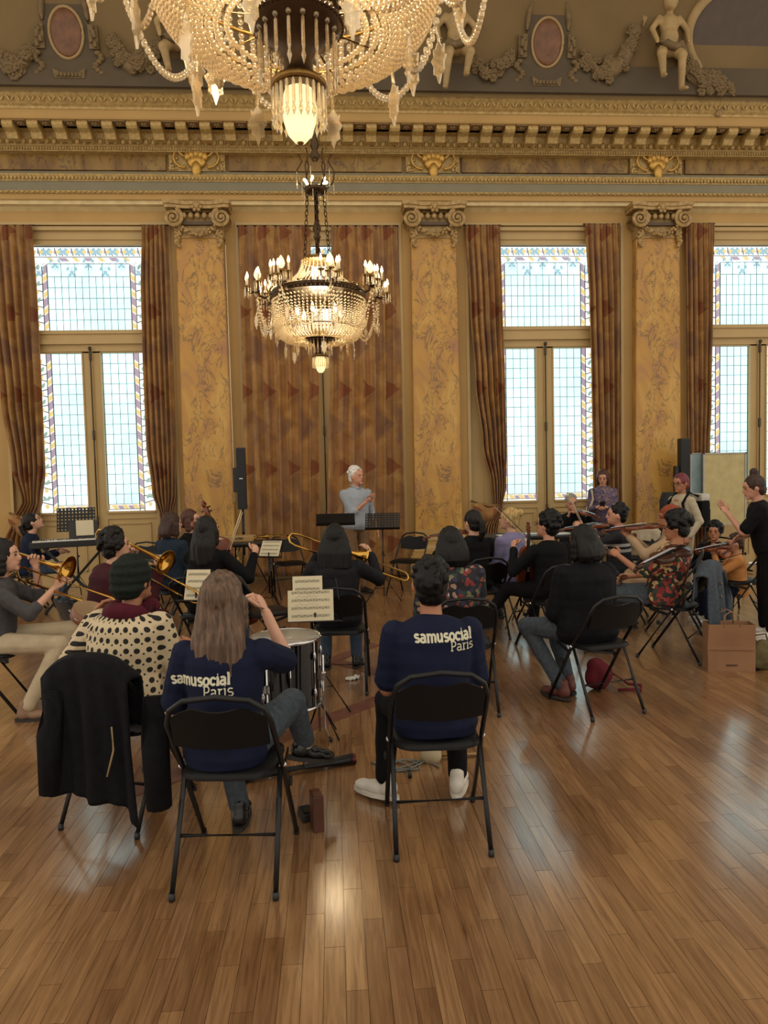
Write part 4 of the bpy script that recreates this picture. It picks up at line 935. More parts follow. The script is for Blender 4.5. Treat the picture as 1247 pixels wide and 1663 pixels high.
    for i in range(2):
        kn, an = Vector(legs[i][0]), Vector(legs[i][1]); up = (an-kn).normalized(); c.cap(hip[i], .098*q, kn, .068*q); c.cap(kn, .068*q, an-up*.02, .052); 
    me = remesh(c, vox*1.1, 3, lambda p: .005*noise.noise(p*11)); me.materials.append(pants); link('trousers', me, r)
    sm_, so_ = shoe_mesh(shoes)
    for i, s in enumerate((-1, 1)):
        an = Vector(legs[i][1]); kn = Vector(legs[i][0]); tilt = legs[i][2] if len(legs[i]) > 2 else 0; yaw = legs[i][3] if len(legs[i]) > 3 else -s*.12
        o = inst('shoe', sm_, r, an, (tilt, 0, yaw)); inst('sole', so_, o)
        if socks: MB().cap(an+Vector((0, -.01, .0)), .04, an+(kn-an).normalized()*.1, .042).build('sock', socks, r, True)
    # ---- hair
    if hair:
        style, hc = hair[0], hair[1]; ln = hair[2] if len(hair) > 2 else .3; hm = HR.get(hc, None) or hc; m = MB(); dsp = lambda p: .004*noise.noise(p*40)
        if style in ('short', 'curly', 'bun', 'pony', 'bob', 'long', 'braid'):
            m.ell(hp(0, -.016, .026), (.088, .104, .104), 14, 10, R3); m.ell(hp(0, -.045, -.03), (.078, .065, .075), 12, 8, R3)
        if style == 'short':
            m.v = []; m.f = []; m.ell(hp(0, -.024, .026), (.084, .098, .1), 14, 10, R3); m.ell(hp(0, -.05, -.025), (.074, .058, .07), 12, 8, R3)
            for q in range(40):
                a = random.uniform(0, 2*pi); t = random.uniform(.1, 1.4); m.ell(hp(.083*cos(a)*cos(t), -.026+.098*sin(a)*cos(t), .03+.104*sin(t)), random.uniform(.016, .022), 6, 4)
        if style == 'curly':
            for q in range(90):
                a = random.uniform(0, 2*pi); t = random.uniform(-.35, 1.45); y = sin(a)*cos(t)
                if y > .45 and t < .5: continue
                m.ell(hp(.095*cos(a)*cos(t)*ln, -.02+.108*y*ln, .03+.11*sin(t)*ln), random.uniform(.02, .032), 6, 4)
            dsp = lambda p: .006*noise.noise(p*60)
        if style == 'bun': m.ell(hp(0, -.11, .07) if ln < .5 else hp(0, -.04, .145), .045, 10, 7)
        if style == 'pony': m.tube([hp(0, -.1, .03), hp(0, -.15, .0), hp(0, -.15, -.1), hp(0, -.12, -ln)], [.03, .04, .038, .014], 8); m.ell(hp(0, -.1, .03), .035)
        if style == 'braid': [m.ell(hp(.05+.008*(-1)**q, -.09, -.02-.04*q), .028, 8, 6) for q in range(int(ln/.04))]
        if style in ('bob', 'long'):
            n_ = max(5, int(ln/.03)); rg = []
            for q in range(n_+1):
                t = q/n_; z = .06-(ln+.08)*t; hw_ = hair[3] if len(hair) > 3 else 1.0; w_ = (.09+.016*min(1, t*2) if style == 'bob' else .09+.03*sin(t*2.4))*(1 if t < .88 else .85)*(1+(hw_-1)*min(1, t*2.2)); back = -.03-.05*min(1, t*2.2)
                cc = hp(0, back, z) if t < .35 else hp(0, back, .06-(ln+.08)*.35)+Vector((0, -lean*.001*t, -(t-.35)*(ln+.08)))
                rg.append([cc+R3 @ Vector((w_*cos(a), (.058 if 0 < q < n_ else .03)*sin(a), 0)) for a in [2*pi*j/20 for j in range(20)]])
            m.loft(rg)
            for s in (-1, 1):
                for q in range(3): m.ell(hp(s*.078, .0, -.02-.04*q), (.026, .045, .04), 8, 6, R3)
            dsp = lambda p: .006*noise.noise(Vector((p.x*60, p.y*60, p.z*5)))+.003*noise.noise(Vector((p.x*130, p.y*130, p.z*6)))
        if style == 'scarf':
            m.ell(hp(0, -.02, .03), (.094, .112, .108), 14, 10, R3); m.ell(hp(0, -.07, .03), (.08, .075, .085), 12, 8, R3); dsp = lambda p: .005*sin(p.z*90+p.y*60)
        if style == 'beanie':
            m.ell(hp(0, -.018, .035), (.1, .116, .115), 14, 10, R3); m.ell(hp(0, -.05, -.02), (.095, .085, .07), 14, 10, R3); dsp = lambda p: .003*sin(p.z*140)
        me = remesh(m, vox*.8, 4 if style in ('bob', 'long') else 2, dsp); me.materials.append(hm); ho = link('headscarf' if style == 'scarf' else 'beanie' if style == 'beanie' else 'hair', me, r)
    r.update_tag(); r['_s'] = 1; del r['_s']
    return dict(root=r, shirt=sh, H=H, hw=hw, el=el, P=P, D=D, N=N, Mh=Mh, M=T(loc[0], loc[1], 0) @ RZ(radians(rz)) @ Matrix.Scale(k, 4))
# ---- the sitters, near to far
PE = {}
NV = person('woman with long light-brown hair in a navy T-shirt lettered in white, front left', (-.485, 2.97), -6, lean=5, bulk=1.0, head=(-6, 4), hands=((-.2, .32, .66), (.13, .30, 1.03)), curl=(.6, 1.0), legs=[((-.13, .40, .50), (-.04, .36, .09)), ((.22, .40, .58), (.26, .52, .34), -.3, -.9)],
    shirt=C_NAVY, sleeve='short', pants=C_PALEJEAN, shoes=SHOE_B, hair=('long', 'ash', .40), vox=.0075, socks=mat('cream_socks', 'b8a888', .8))
MN = person('person with short black hair and earring in a navy T-shirt lettered in white, front centre', (.44, 3.2), 0, lean=8, bulk=1.12, head=(0, 14), hands=((-.12, .32, .62), (.12, .32, .62)), shirt=C_NAVY, sleeve='short', pants=C_BLACK, shoes=SHOE_W, hair=('short', 'black'), skin='tan', vox=.0075, legs=[((-.19, .36, .50), (-.22, .30, .11), 0, .9), ((.16, .38, .5), (.15, .30, .11), 0, -.3)])
TAM = A(152, 1000, 4.08); _l = (T(-1.12, 3.66, 0) @ RZ(radians(-22))).inverted() @ TAM
DT = person('person in a polka-dot top, burgundy scarf and dark beanie behind the draped coat chair', (-1.12, 3.66), -22, lean=16, bulk=1.22, head=(-8, 6), hands=(tuple(_l+Vector((.06, -.08, 0))), (.16, .36, .72)), shirt=C_DOT, pants=C_BLACK, hair=('beanie', C_BEANIE), skin='tan', vox=.0085, coat=.1)
BC = person('woman in a black coat and grey jeans seated with her back turned, right of centre', (1.76, 4.83), 14, lean=5, bulk=1.1, head=(12, 0), shirt=C_COAT, coat=.18, pants=C_PALEJEAN, shoes=SHOE_R, hair=('bob', 'black', .11, 1.12), skin='brown', vox=.0095, legs=[((-.28, .36, .5), (-.14, .12, .10), 0, .3), ((-.04, .4, .5), (-.02, .22, .10), 0, .1)])
FL = person('woman with a dark bob in a multicoloured floral blouse, seated behind the navy T-shirt person', (.83, 5.0), 2, lean=5, bulk=1.2, shirt=C_FLOR, coat=.06, pants=C_JEAN, hair=('bob', 'black', .14, 1.18), vox=.0095)
TB = person('trombonist with straight black shoulder-length hair in a charcoal cardigan', (.0, 5.6), -4, lean=5, bulk=1.12, head=(-4, 0), hands=((-.16, .22, 1.0), (.27, .33, .98)), curl=(1.1, .8), shirt=C_CHAR, pants=C_JEAN, hair=('bob', 'black', .24, 1.32), vox=.0095)
GR = person('young woman with long dark hair in a grey cardigan playing trombone at the left edge', (-2.42, 5.15), -78, lean=8, bulk=.95, head=(-4, 0), hands=((-.03, .28, 1.04), (.09, .42, .90)), curl=(1.1, .9), shirt=C_GREY, sleeve='roll', pants=C_CREAMT, shoes=SHOE_T, hair=('long', 'dark', .26), vox=.0095, legs=[((-.1, .48, .56), (.0, .30, .20), .5), ((.13, .44, .50), (.20, .22, .09), 0)])
MR = person('man with curly dark hair in a maroon jacket playing trombone beside the polka-dot top', (-1.82, 5.65), -48, lean=12, bulk=1.15, head=(-12, 4), hands=((-.05, .26, 1.0), (.16, .4, .92)), curl=(1.1, .9), shirt=C_MAROON, coat=.12, pants=C_MAROON, hair=('curly', 'dark', 1.0), vox=.0095)
WV = person('cellist with long wavy dark hair in a black top holding up a pale bow', (-1.15, 6.35), -18, k=1.04, lean=4, hands=((-.1, .3, .95), (.36, .2, .92)), curl=(.8, 1.1), shirt=C_BLACK, pants=C_JEAN, hair=('long', 'dark', .30), vox=.0105)
CU = person('man with curly black hair in a black sweater holding a violin upright on his knee', (2.0, 6.4), 18, lean=6, head=(28, 4), bulk=1.05, hands=((-.26, .24, .92), (.1, .3, .62)), curl=(1.1, .8), shirt=C_BLACK, pants=C_BLACK, shoes=SHOE_R, hair=('curly', 'black', .98), skin='pink', glasses=True, vox=.0105, legs=[((-.24, .38, .52), (-.42, .55, .18), -.3, .6), ((.1, .42, .5), (.05, .40, .09))])
PT = person('woman with dark ponytail in a black top seated before the marble pilaster base', (1.42, 7.1), 8, lean=6, head=(22, 0), hands=((-.2, .22, 1.0), (.15, .3, .95)), curl=(1., 1.), shirt=C_BLACK, pants=C_BLACK, hair=('pony', 'dark', .2), vox=.0115)
LV = person('woman with blond bun in a lavender sweater seated at the long table', (1.9, 7.35), 28, lean=8, head=(30, 2), hands=((-.12, .34, .66), (.1, .34, .7)), shirt=C_LAV, pants=C_BLACK, hair=('bun', 'blond', .3), vox=.0115)
DJ = person('woman with brown bob in a dark denim jacket seated before the marble pilaster', (-1.78, 7.75), -35, k=1.02, lean=4, head=(-15, 0), shirt=C_DENIMJ, pants=C_BLACK, hair=('bob', 'brown', .12), vox=.0115)
GC = person('cellist in glasses facing right, half hidden behind the denim jacket woman', (-1.72, 8.4), -100, k=1.02, lean=4, head=(0, 0), hands=((-.1, .3, 1.0), (.2, .42, .75)), curl=(1, 1), shirt=C_BLACK, pants=C_BLACK, hair=('bob', 'auburn', .06), glasses=True, vox=.0115)
PI = person('girl with dark ponytail in a navy jumper seated at the keyboard', (-3.98, 9.4), -70, lean=10, head=(-4, 22), hands=((-.12, .36, .72), (.14, .38, .72)), curl=(.4, .4), shirt=C_DBLUE, pants=C_JEAN, hair=('pony', 'dark', .18), vox=.0115)
CD = person('grey-haired conductor standing in a pale blue shirt with one hand on his chest', (.30, 9.75), 205, None, 1.06, lean=2, head=(22, 0), hands=((-.27, .06, .84), (-.02, .24, 1.2)), curl=(.4, .2), hn=(None, (0, -1, 0)), shirt=C_SHIRT, sleeve='roll', pants=C_TAN, hair=('short', 'white'), skin='pink', bulk=1.05, vox=.0105)
SF = person('woman standing in a mauve floral blouse looking at her phone by the window', (4.12, 10.6), 160, None, .99, lean=3, head=(-8, -22), hands=((-.05, .30, 1.08), (.1, .3, 1.08)), curl=(.5, .7), shirt=C_PURP, pants=C_DBLUE, hair=('bob', 'auburn', .05), skin='pink', vox=.0115)
GW = person('woman in glasses facing the room behind the long table', (3.58, 10.5), 172, lean=4, head=(8, -4), hands=((-.2, .3, .95), (.1, .3, .95)), curl=(1, 1), shirt=C_BLACK, pants=C_BLACK, hair=('short', 'grey'), skin='pink', glasses=True, vox=.0115)
YM = person('young man in a black T-shirt with white chest bands playing violin', (3.12, 7.5), 62, lean=4, head=(10, 0), hands=((-.12, .42, 1.0), (.2, .3, .9)), curl=(1, 1), shirt=C_STRP, sleeve='short', pants=C_JEAN, hair=('short', 'black'), skin='pink', vox=.0115)
CA = person('violist with curly dark hair in a red and cream printed shirt, denim jacket behind her', (2.88, 5.98), 50, lean=-12, head=(6, -12), hands=((-.20, .34, .88), (.1, .34, .66)), curl=(1.1, .9), shirt=C_CAMO, sleeve='short', coat=.1, pants=C_PALEJEAN, shoes=SHOE_B, hair=('curly', 'black', 1.0), skin='tan', bulk=1.15, vox=.0095, legs=[((-.16, .44, .52), (-.2, .46, .09)), ((.1, .45, .52), (.08, .5, .09))])
HS = person('woman in a rust headscarf and beige shirt behind the violist', (3.42, 6.95), 62, lean=2, head=(4, -4), hands=((-.15, .4, .95), (.1, .36, .9)), curl=(1, 1), shirt=C_BEIGE, coat=.06, pants=C_BEIGE, hair=('scarf', C_RUST), skin='tan', vox=.0115)
PK = person('standing woman with pinkish red braid in a cream jacket wearing a backpack', (4.22, 8.3), 108, None, .95, bulk=.9, lean=3, head=(6, -8), hands=((-.2, .1, .85), (.2, .12, .85)), shirt=C_CREAMJ, coat=.0, pants=C_CREAMT, hair=('braid', 'pinkred', .22), skin='tan', glasses=True, vox=.0115)
KC = person('child with curly black hair in dark clothes holding a small orange violin', (4.32, 7.75), 140, .40, .84, lean=4, head=(0, -4), hands=((-.1, .28, .86), (.16, .3, .8)), curl=(1, 1), shirt=C_BLACK, pants=C_DBLUE, hair=('curly', 'black', 1.0), skin='tan', vox=.0115)
KO = person('small child in an orange top playing a violin', (4.18, 7.05), 72, .40, .78, lean=4, head=(4, -6), hands=((-.1, .32, .93), (.12, .26, .9)), curl=(1, 1), shirt=C_ORANGE, pants=C_DBLUE, shoes=SHOE_W, hair=('short', 'brown'), skin='pink', vox=.0115)
TE = person('standing woman with topknot in a black T-shirt raising her hand at the right edge', (4.12, 6.45), 66, None, .95, lean=14, head=(6, -14), hands=((-.06, .38, 1.26), (.2, .2, 1.0)), curl=(.3, .5), hn=((0, .3, 1), None), shirt=C_BLACK, sleeve='short', coat=.06, pants=C_BLACK, shoes=SHOE_W, hair=('bun', 'brown', .8), skin='pink', vox=.0105)
# ---- slab-serif lettering on the two navy T-shirts
def arc(cx_, cy_, rx, ry, a0, a1, n=12): return [(cx_+rx*cos(radians(a0+(a1-a0)*i/n)), cy_+ry*sin(radians(a0+(a1-a0)*i/n))) for i in range(n+1)]
GL = {
 's': (.78, [arc(.39, .73, .26, .22, 30, 270, 10)+arc(.39, .27, .27, .24, 90, -150, 10)]), 'a': (.86, [arc(.36, .75, .27, .2, 150, 0, 8)+[(.63, .1), (.8, .05)], arc(.36, .28, .27, .25, 60, 360, 14)]),
 'm': (1.34, [[(.0, .95), (.2, .95), (.2, .05)], [(.05, .05), (.37, .05)], arc(.45, .65, .25, .3, 150, 0, 8)+[(.7, .05)], [(.58, .05), (.83, .05)], arc(.93, .65, .24, .3, 150, 0, 8)+[(1.17, .05), (1.3, .05)]]),
 'u': (.98, [[(.02, .95), (.2, .95), (.2, .35)]+arc(.42, .33, .22, .28, 180, 350, 10), [(.55, .95), (.74, .95), (.74, .05), (.9, .05)]]), 'o': (.86, [arc(.42, .5, .32, .43, 0, 360, 20)]), 'c': (.78, [arc(.42, .5, .32, .43, 40, 320, 16), [(.66, .9), (.66, .68)]]),
 'i': (.46, [[(.05, .95), (.23, .95), (.23, .05)], [(.04, .05), (.42, .05)], [(.17, 1.3), (.28, 1.3)]]), 'l': (.46, [[(.04, 1.4), (.22, 1.4), (.22, .05)], [(.04, .05), (.4, .05)]]),
 'P': (.95, [[(.05, 1.35), (.22, 1.35), (.22, .05)], [(.05, .05), (.42, .05)], [(.22, 1.35), (.5, 1.35)]+arc(.5, 1.0, .3, .35, 90, -90, 10)+[(.22, .65)]]), 'r': (.66, [[(.04, .95), (.22, .95), (.22, .05)], [(.05, .05), (.42, .05)], arc(.45, .62, .23, .3, 160, 60, 6)])}
def lettering(who, text, x0, z0, size, wt, name, tilt=0):
    me = who['shirt'].data; bv = BVHTree.FromPolygons([v.co for v in me.vertices], [p.vertices for p in me.polygons]); o = MB(); cur = 0
    for chh in text:
        wd, strokes = GL[chh]
        for st in strokes:
            pts = []
            for a, b in zip(st[:-1], st[1:]):
                L = sqrt((b[0]-a[0])**2+(b[1]-a[1])**2); n = max(1, int(L/.12)); pts += [(a[0]+(b[0]-a[0])*q/n, a[1]+(b[1]-a[1])*q/n) for q in range(n)]
            pts.append(st[-1]); row = []
            for i, p in enumerate(pts):
                q0, q1 = pts[max(0, i-1)], pts[min(len(pts)-1, i+1)]; dx, dz = q1[0]-q0[0], q1[1]-q0[1]; L = sqrt(dx*dx+dz*dz) or 1; nx_, nz_ = -dz/L*wt/2, dx/L*wt/2
                pr = []
                for s in (-1, 1):
                    X_ = x0+(cur+p[0]+s*nx_)*size; Z_ = z0+(p[1]+s*nz_)*size+tilt*(cur+p[0])*size; h = bv.ray_cast(Vector((X_, -1.5, Z_)), Vector((0, 1, 0)))
                    pr.append((h[0]+h[1]*.0035) if h[0] is not None else Vector((X_, -.2, Z_)))
                row.append(pr)
            vs = [v for pr in row for v in pr]; o.add(vs, [(2*i, 2*i+1, 2*i+3, 2*i+2) for i in range(len(row)-1)])
        cur += wd*1.0
    ob = o.build(name, mat('white_print', 'cfcab0', .8), who['shirt']); return ob
lettering(MN, 'samusocial', -.095, .895, .033, .30, 'lettering'); lettering(MN, 'Paris', .065, .85, .031, .17, 'lettering')
lettering(NV, 'samusocial', -.215, .80, .033, .30, 'lettering', .06); lettering(NV, 'Paris', -.06, .76, .034, .17, 'lettering', .06)
# scarf collar, earring, tote bag strap and backpack
def child(who, name, mb, m, smooth=True): return mb.build(name, m, who['root'], smooth)
n_ = DT['N']; child(DT, 'scarf', MB().tube([n_+Vector((.1*cos(t), .1*sin(t), .0+.01*sin(3*t))) for t in [2*pi*k/18 for k in range(18)]], .048, 8, True), C_BURG)
e_ = MN['Mh'] @ Vector((.085, -.01, -.05)); child(MN, 'earring', MB().tube([e_+Vector((.0, .012*cos(t), .012*sin(t)-.01)) for t in [2*pi*k/12 for k in range(12)]], .003, 5, True), M_METAL)
child(SF, 'tote_strap', MB().tube([(.17, .1, 1.34), (.15, .15, 1.2), (.2, .14, 1.05), (.25, .1, .95)], .018, 6), mat('tote_canvas', 'b8ab94', .9))
bp = empty('backpack', (0, 0, 0), 0, 'black and white backpack worn by the standing woman in cream', 'backpack'); bp.matrix_world = PK['M'] @ T(0, -.25, 1.2)
MB().box((0, 0, -.06), (.28, .15, .34), None, .05).build('pack_body', C_BLACK, bp, 40); MB().box((0, -.0, .14), (.27, .15, .1), None, .04).build('pack_lid', mat('white_nylon', 'b9b4aa', .6), bp, 40); MB().box((0, -.09, -.1), (.2, .05, .18), None, .02).build('front_pocket', C_BLACK, bp, 40)
for s in (-1, 1): MB().tube([(s*.1, .1, .16), (s*.10, .25, .21), (s*.12, .375, .08), (s*.13, .34, -.12), (s*.1, .1, -.18)], .018, 6).build('strap', C_BLACK, bp, True)
tt = empty('tote_bag', (0, 0, 0), 0, 'cream canvas tote bag on the arm of the woman in mauve blouse', 'bag'); tt.matrix_world = SF['M'] @ T(.27, .1, .78)
MB().box((0, 0, 0), (.08, .28, .34), None, .03).build('tote_body', mat('tote_canvas', 'b8ab94', .9), tt, 40); MB().tube([(0, -.08, .17), (-.03, -.04, .3), (-.03, .04, .3), (0, .08, .17)], .01, 6).build('handle', mat('tote_canvas', 'b8ab94', .9), tt, True)
ph = empty('smartphone', (0, 0, 0), 0, 'phone held by the standing woman in mauve blouse', 'phone'); ph.matrix_world = SF['M'] @ T(.02, .40, 1.12) @ RX(-.8)
MB().box((0, 0, 0), (.075, .01, .15), None, .004).build('phone_body', M_BLACKP, ph); MB().box((0, -.006, 0), (.066, .002, .138)).build('screen', mat('phone_screen', '4a6a6a', .2), ph)

c_ = MB(); n_ = CD['N']
for s in (-1, 1): c_.tube([n_+Vector((s*.005, .07, -.02)), n_+Vector((s*.05, .05, .015)), n_+Vector((s*.06, -.03, .035)), n_+Vector((0, -.06, .04))], .014, 6)
child(CD, 'collar', c_, C_SHIRT)
for q in range(6): child(CD, 'button', MB().ell((0.0, .142-.003*q, 1.30-.075*q), (.007, .006, .007), 8, 5), mat('shirt_button', 'c8c4bc', .4))
child(CD, 'belt', MB().tube([(.16*cos(t), .125*sin(t), .93) for t in [2*pi*q/20 for q in range(20)]], .014, 6, True), mat('brown_belt', '3a2416', .5))
# ================================================================== FOLDING CHAIRS
M_VINYL = mat('black_vinyl', '08080a', .45, 0, .25, .15)
def chair():
    r = empty('folding_chair'); w_ = .215
    MB().tube([(-w_, .24, .012), (-w_+.004, -.05, .45), (-w_+.01, -.245, .70), (-.185, -.27, .76), (-.13, -.283, .80), (0, -.288, .815), (.13, -.283, .80), (.185, -.27, .76), (w_-.01, -.245, .70), (w_-.004, -.05, .45), (w_, .24, .012)], .0115, 8).build('front_frame', M_BLACKM, r, True)
    for s in (-1, 1):
        MB().tube([(s*.2, -.05, .44), (s*.202, -.16, .225), (s*.205, -.27, .012)], .011, 8).build('rear_leg', M_BLACKM, r, True)
        MB().bar((s*.205, -.02, .40), (s*.205, .14, .44), .006, .022).build('hinge_link', M_BLACKM, r)
        MB().ell((s*.218, -.05, .45), .012, 8, 5).build('rivet', M_METAL, r, True)
        for y in (.24, -.27): MB().lathe([(.0125, 0), (.014, .01), (.0125, .03)], 10, T(s*(.215 if y > 0 else .205), y, 0)).build('rubber_foot', M_BLACKP, r, True)
        MB().box((s*.222, .06, .33), (.02, .03, .035), None, .005).build('latch', M_BLACKP, r)
    MB().tube([(-.203, -.168, .21), (.203, -.168, .21)], .008, 6).build('rear_crossbar', M_BLACKM, r, True)
    out = []
    for q in range(28): a = 2*pi*q/28; ca, sa = cos(a), sin(a); out.append((.195*abs(ca)**.45*(1 if ca > 0 else -1), .01+.195*abs(sa)**.45*(1 if sa > 0 else -1)))
    MB().loft([[(x*.94, y*.94, .435) for x, y in out], [(x, y, .442) for x, y in out], [(x, y, .456) for x, y in out], [(x*.93, y*.93, .468) for x, y in out]]).build('seat', M_VINYL, r, 50)
    def bk(u, v, off):
        x = (u-.5)*2; zt_ = .775-.05*abs(x)**3.0-(.022*max(0, 1-(x/.45)**2)); z = .585+.015*x*x+(zt_-.585-.015*x*x)*v; y = -.245-.045*(z-.70)/.115-.02*(1-x*x)+off; return (x*.19, y, z)
    b = MB().grid(lambda u, v: bk(u, v, -.006), 16, 6); n = len(b.v); b.grid(lambda u, v: bk(u, v, .012), 16, 6); m = 17; edge = [i for i in range(m)]+[j*m+m-1 for j in range(1, 7)]+[6*m+i for i in range(m-2, -1, -1)]+[j*m for j in range(5, 0, -1)]
    b.add([], []); b.f += [(edge[i], edge[(i+1) % len(edge)], n+edge[(i+1) % len(edge)], n+edge[i]) for i in range(len(edge))]
    b.build('backrest', M_VINYL, r, 50); return r
CH0 = chair(); _first = [True]
def put_chair(x, y, rz, label):
    c = CH0 if _first[0] else copy_tree(CH0); _first[0] = False; c.location = (x, y, 0); c.rotation_euler.z = radians(rz); return prop(c, 'black folding chair '+label, 'chair', 'black folding chairs')
for a in ((-.45, 3.0, -5, 'under the long-haired woman in navy, front left'), (.435, 3.2, -1, 'under the short-haired person in navy, front centre'), (-1.06, 3.58, -18, 'draped with a dark coat at the front left'), (1.78, 4.765, 15, 'under the woman in the black coat'),
          (.88, 4.9, -3, 'under the floral-bloused woman, showing right of the navy T-shirt'), (.02, 5.5, -4, 'under the black-haired trombonist'), (2.93, 5.935, 48, 'under the violist, with a denim jacket on its back'), (1.95, 6.35, 14, 'under the curly-haired man in black'),
          (1.45, 7.0, 6, 'under the dark ponytail woman'), (1.9, 7.3, 28, 'under the blond woman in lavender'), (-2.47, 5.15, -78, 'under the woman in grey at the left edge'), (-1.85, 5.6, -48, 'under the man in maroon'), (-1.15, 6.3, -18, 'under the wavy-haired cellist'),
          (-1.8, 7.7, -35, 'under the denim jacket woman'), (-1.74, 8.4, -100, 'under the cellist in glasses'), (-4.0, 9.4, -70, 'under the girl at the keyboard'), (3.1, 7.5, 62, 'under the young man with banded T-shirt'), (3.42, 6.95, 62, 'under the headscarf woman'),
          (4.32, 7.75, 140, 'under the curly-haired child'), (4.2, 7.05, 72, 'under the child in orange'), (3.6, 10.52, 172, 'under the woman in glasses behind the table'), (-2.55, 9.3, 170, 'standing empty below the far left window'), (-1.95, 6.75, -30, 'standing empty with a bright seat behind the beanie wearer'),
          (-.62, 9.75, 200, 'standing empty beside the table of brass instruments'), (-.62, 6.3, -62, 'standing empty with shiny seat behind the drum'), (.98, 9.6, 150, 'standing empty before the middle marble pilaster'), (4.05, 9.1, 150, 'standing empty with a pale coat on its back')): put_chair(*a)
# ================================================================== GARMENTS AND BAGS
def drape(name, label, cat, cx_, cy_, rz, m, wid, ztop, lf, lb, cr=.0, skew=.0, seed=1, parts=None):
    """garment thrown over a chair back: front fall lf, rear fall lb (metres)"""
    r = empty(name, (cx_, cy_, 0), radians(rz), label, cat); yb = -.285; L = lf+lb; rnd = random.Random(seed); ph = rnd.uniform(0, 6)
    def fn(u, v):
        s = v*L-lf; x = (u-.5)*wid*(1+(.10*s if s > 0 else .05)); edge = .05*sin(5*u+ph)*max(0, s)+skew*max(0, s)*(u-.3)
        top = ztop-.10*abs((u-.5)*2)**2.4
        if s < 0: y = yb+.055+.25*max(0, -s-.1)*.5; z = top+s
        else: y = yb-.04-.16*s*.35; z = top-s-edge*1.2
        if abs(s) < .05: y = yb+.055*(-s/.05)*.9-.0; z = top+.012*(1-abs(s)/.05)
        f_ = (.022*sin(13*u+ph+1.5*v)+.012*sin(29*u+2*ph))*min(1, abs(s)*4); return (x+cr*max(0, s), y-f_*(1 if s > 0 else -1)-.012, max(z, .03))
    g = MB().grid(fn, 40, 40); o = g.build('cloth', m, r, True, fix=False); sd = o.modifiers.new('t', 'SOLIDIFY'); sd.thickness = .014; return r
r = drape('coat', 'long dark navy coat draped over the front left folding chair', 'coat', -1.05, 3.58, -18, C_COAT, .44, .845, .25, .58, .10, .16, 2)
for x, zl in ((-.15, .24), (.36, .22)): MB().tube([(x, -.34, .70), (x*1.05, -.38, .5), (x*1.08, -.385, zl)], [.05, .06, .055], 10).build('sleeve', C_COAT, r, True)
MB().tube([(.16, -.375, .56), (.175, -.39, .46), (.14, -.395, .34)], .004, 5).build('piping', mat('cream_piping', 'a08a60', .7), r, True)
r = drape('denim_jacket', 'faded denim jacket hung on the back of the violist chair', 'jacket', 2.93, 5.935, 48, C_PALEJEAN, .5, .84, .2, .55, .0, .05, 5)
MB().tube([(.2, -.33, .74), (.26, -.37, .5), (.24, -.37, .3)], [.05, .055, .05], 10).build('sleeve', C_PALEJEAN, r, True); MB().box((.24, -.37, .30), (.1, .1, .05), None, .02).build('cuff', mat('pale_lining', '8f8a7c', .9), r)
for k in range(4): MB().ell((.05, -.375, .66-.11*k), .009, 8, 5).build('button', M_BRASS, r, True)
drape('pale_coat', 'cream coat hung on the empty chair by the black case', 'coat', 4.05, 9.1, 150, C_CREAMJ, .42, .86, .2, .5, 0, .1, 7)
bag = empty('paper_bag', (3.17, 5.48, 0), radians(-12), 'brown paper carrier bag standing on the floor at the right', 'bag'); kp = mat('kraft_paper', '8a6446', .8, var=.1, sc=5)
MB().loft([[(x*.18, y*.075, 0) for x, y in ((-1, -1), (1, -1), (1, 1), (-1, 1))], [(x*.182, y*.07, .2) for x, y in ((-1, -1), (1, -1), (1, 1), (-1, 1))], [(x*.178, y*.08, .38) for x, y in ((-1, -1), (1, -1), (1, 1), (-1, 1))]], False).add([(-.18, -.075, .002), (.18, -.075, .002), (.18, .075, .002), (-.18, .075, .002)], [(0, 1, 2, 3)]).build('bag_body', kp, bag, fix=False).modifiers.new('t', 'SOLIDIFY').thickness = .003
for y in (-.078, .078): MB().tube([(-.06, y, .36), (-.055, y*.9, .45), (0, y*.6, .48), (.055, y*.9, .45), (.06, y, .36)], .005, 6).build('handle', kp, bag, True)
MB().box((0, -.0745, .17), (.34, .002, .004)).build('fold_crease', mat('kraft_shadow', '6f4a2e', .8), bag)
MB().box((-.0, -.0785, .05), (.085, .002, .012)).build('printed_mark', mat('bag_print', '4a3222', .8), bag)
cb_ = empty('cloth_bag', F(1236, 1086), 0, 'khaki cloth bag slumped beside the paper bag', 'bag')
b = MB(); b.ell((0, 0, .09), (.13, .1, .1)); b.ell((.02, 0, .17), (.08, .06, .07)); me = remesh(b, .014, 2, lambda p: .012*noise.noise(p*14)); me.materials.append(cloth('khaki', '5c5238', .3)); link('bag_body', me, cb_); MB().tube([(-.03, 0, .2), (-.05, .02, .27), (.05, .02, .28), (.06, 0, .2)], .008, 6).build('handle', cloth('khaki', '5c5238'), cb_, True)
rb_ = empty('red_bag', F(972, 1118), .4, 'dark red shoulder bag under the chair of the woman in black coat', 'bag'); b = MB(); b.ell((0, 0, .1), (.13, .08, .11)); b.ell((-.03, 0, .18), (.08, .05, .06)); me = remesh(b, .014, 2, lambda p: .01*noise.noise(p*12)); me.materials.append(cloth('dark_red', '5a1a22', .2)); link('bag_body', me, rb_); MB().tube([(.1, 0, .12), (.2, -.1, .03), (.28, -.15, .02), (.2, -.22, .02), (.05, -.15, .02)], .012, 6).build('shoulder_strap', cloth('dark_red', '5a1a22'), rb_, True)
